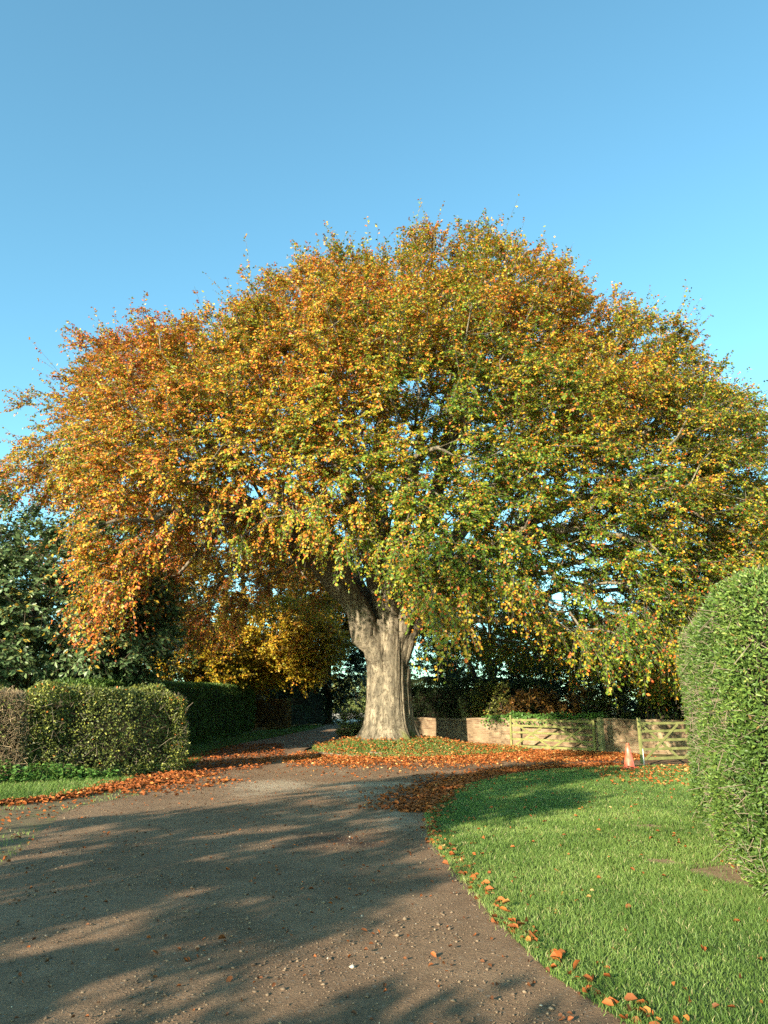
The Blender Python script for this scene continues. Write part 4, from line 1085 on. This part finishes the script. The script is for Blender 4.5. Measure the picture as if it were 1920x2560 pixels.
gate('open five-bar gate with V brace standing flat against the brick wall', (5.15, 31.25), (7.93, 29.15), 1.12, .16, .10,
     [(.02, .97, .5, .08, .026), (.5, .08, .98, .97, .026), (.03, .10, .49, .97, -.026), (.5, .97, .98, .10, -.026)], .16)
gate('five-bar gate with X brace beside the cone, its right end hidden by the tall hedge', (7.7, 23.25), (11.1, 24.6), 1.13, .12, .14,
     [(.03, .08, .40, .97, .026), (.03, .97, .40, .08, -.026), (.42, .08, .98, .97, .026)], .15, True)
gp = thing('gate_post', 'thick square timber post at the hinge end of the gate by the wall', 'post', (8.14, 28.95, tz(8.14, 28.95)))
z_ = tz(8.14, 28.95)
beam((8.14, 28.95, z_ - .2), (8.14, 28.95, z_ + 1.26), .19, .19, M_post, 'post_shaft', gp, (1, .7, 0))
beam((8.14, 28.95, z_ + 1.262), (8.14, 28.95, z_ + 1.29), .17, .17, M_post, 'post_top', gp, (1, .7, 0))
beam((8.03, 28.90, z_ + .3), (8.06, 28.93, z_ + .3), .05, .05, M_iron, 'hinge_pin', gp, (0, 0, 1))
gp2 = thing('gate_post', 'timber hinge post behind the tall hedge at the far end of the X-braced gate', 'post', (11.27, 24.66, tz(11.27, 24.66)))
beam((11.27, 24.66, -.2), (11.27, 24.66, 1.35), .17, .17, M_post, 'post_shaft', gp2, (1, -.4, 0))
# ------------------------------------------------------------------ traffic cone
M_cone, nt, p = newmat('cone_plastic')
nn = nt.nodes.new('ShaderNodeTexNoise'); nn.inputs['Scale'].default_value = 9; nn.inputs['Detail'].default_value = 6
rr_ = nt.nodes.new('ShaderNodeValToRGB'); rr_.color_ramp.elements[0].position = .3; rr_.color_ramp.elements[0].color = (.62, .085, .04, 1); rr_.color_ramp.elements[1].position = .75; rr_.color_ramp.elements[1].color = (.78, .20, .12, 1)
tcn = nt.nodes.new('ShaderNodeTexCoord'); nt.links.new(tcn.outputs['Object'], nn.inputs['Vector']); nt.links.new(nn.outputs['Fac'], rr_.inputs[0]); nt.links.new(rr_.outputs[0], p.inputs['Base Color'])
p.inputs['Roughness'].default_value = .38; p.inputs['Specular IOR Level'].default_value = .6
cx, cy = 6.95, 22.1; cz = tz(cx, cy) + .045
cone = thing('traffic_cone', 'faded orange traffic cone standing at the lawn edge by the gate', 'traffic cone', (cx, cy, cz))
prof = [(r_ * .86, z_2 * .88) for r_, z_2 in [(.205, .035), (.20, .05), (.185, .06), (.17, .10), (.125, .36), (.12, .365), (.085, .56), (.045, .74), (.052, .745), (.052, .765), (.04, .775), (.03, .74)]]
k = 36; an = np.arange(k) * 2 * np.pi / k
V = np.array([(cx + r * math.cos(a), cy + r * math.sin(a), cz + z) for r, z in prof for a in an])
i = np.arange(len(prof) - 1)[:, None] * k; j = np.arange(k)[None]; j2 = (j + 1) % k
mesh_np('cone_body', V, [np.stack([i + j, i + j2, i + k + j2, i + k + j], -1).reshape(-1, 4)], M_cone, cone, smooth=True)
beam((cx, cy, cz - .005), (cx, cy, cz + .032), .38, .38, M_cone, 'cone_base', cone, (.95, .3, 0))

# ------------------------------------------------------------------ trees behind the photographer that throw the long shadows
def shadow_xy(p, s):
    c, n_ = math.cos(R(SUN_AZ)), math.sin(R(SUN_AZ))
    return p * c + s * n_, -p * n_ + s * c
for i, (p, s, blobs, h) in enumerate((
        (-7.0, -6.0, [(0, 0, 4.3, 2.2, 1.8, 1.3, 105), (-1.9, .6, 6.0, 1.2, 1.3, .6, 60), (1.5, -.8, 3.3, 1.2, 1.3, .6, 60), (-.6, 0, 6.7, 1.6, 1.2, .6, 60), (1.3, .5, 5.3, 1.3, 1.0, .5, 55), (-1.6, 0, 7.8, .9, .9, .5, 30), (.5, 0, 7.7, .9, .8, .5, 25), (-2.3, 0, 3.7, .9, 1, .6, 26), (-2.0, 0, 10.7, 1.3, 1.2, 1.5, 45)], 10),
        (-2.6, -6.0, [(0, 0, 1.95, 1.3, 1.2, .75, 80), (-.6, 0, 2.5, .8, .9, .4, 25)], 2.4))):
    x, y = shadow_xy(p, s); c, n_ = math.cos(R(SUN_AZ)), math.sin(R(SUN_AZ))
    bl = [(x + b[0] * c, y - b[0] * n_ + b[1], b[2], b[3], b[4], b[5], b[6]) for b in blobs]
    tree('roadside_tree', ['tall leafy tree left of the drive behind the photographer', 'small leafy tree left of the drive behind the photographer'][i], 'tree', (x, y), [stem1(h, .16 if i == 0 else .09)], bl, .16, .11, 'dark', n_tw=5, n_lf=12, ln=.8, seed=70 + i)
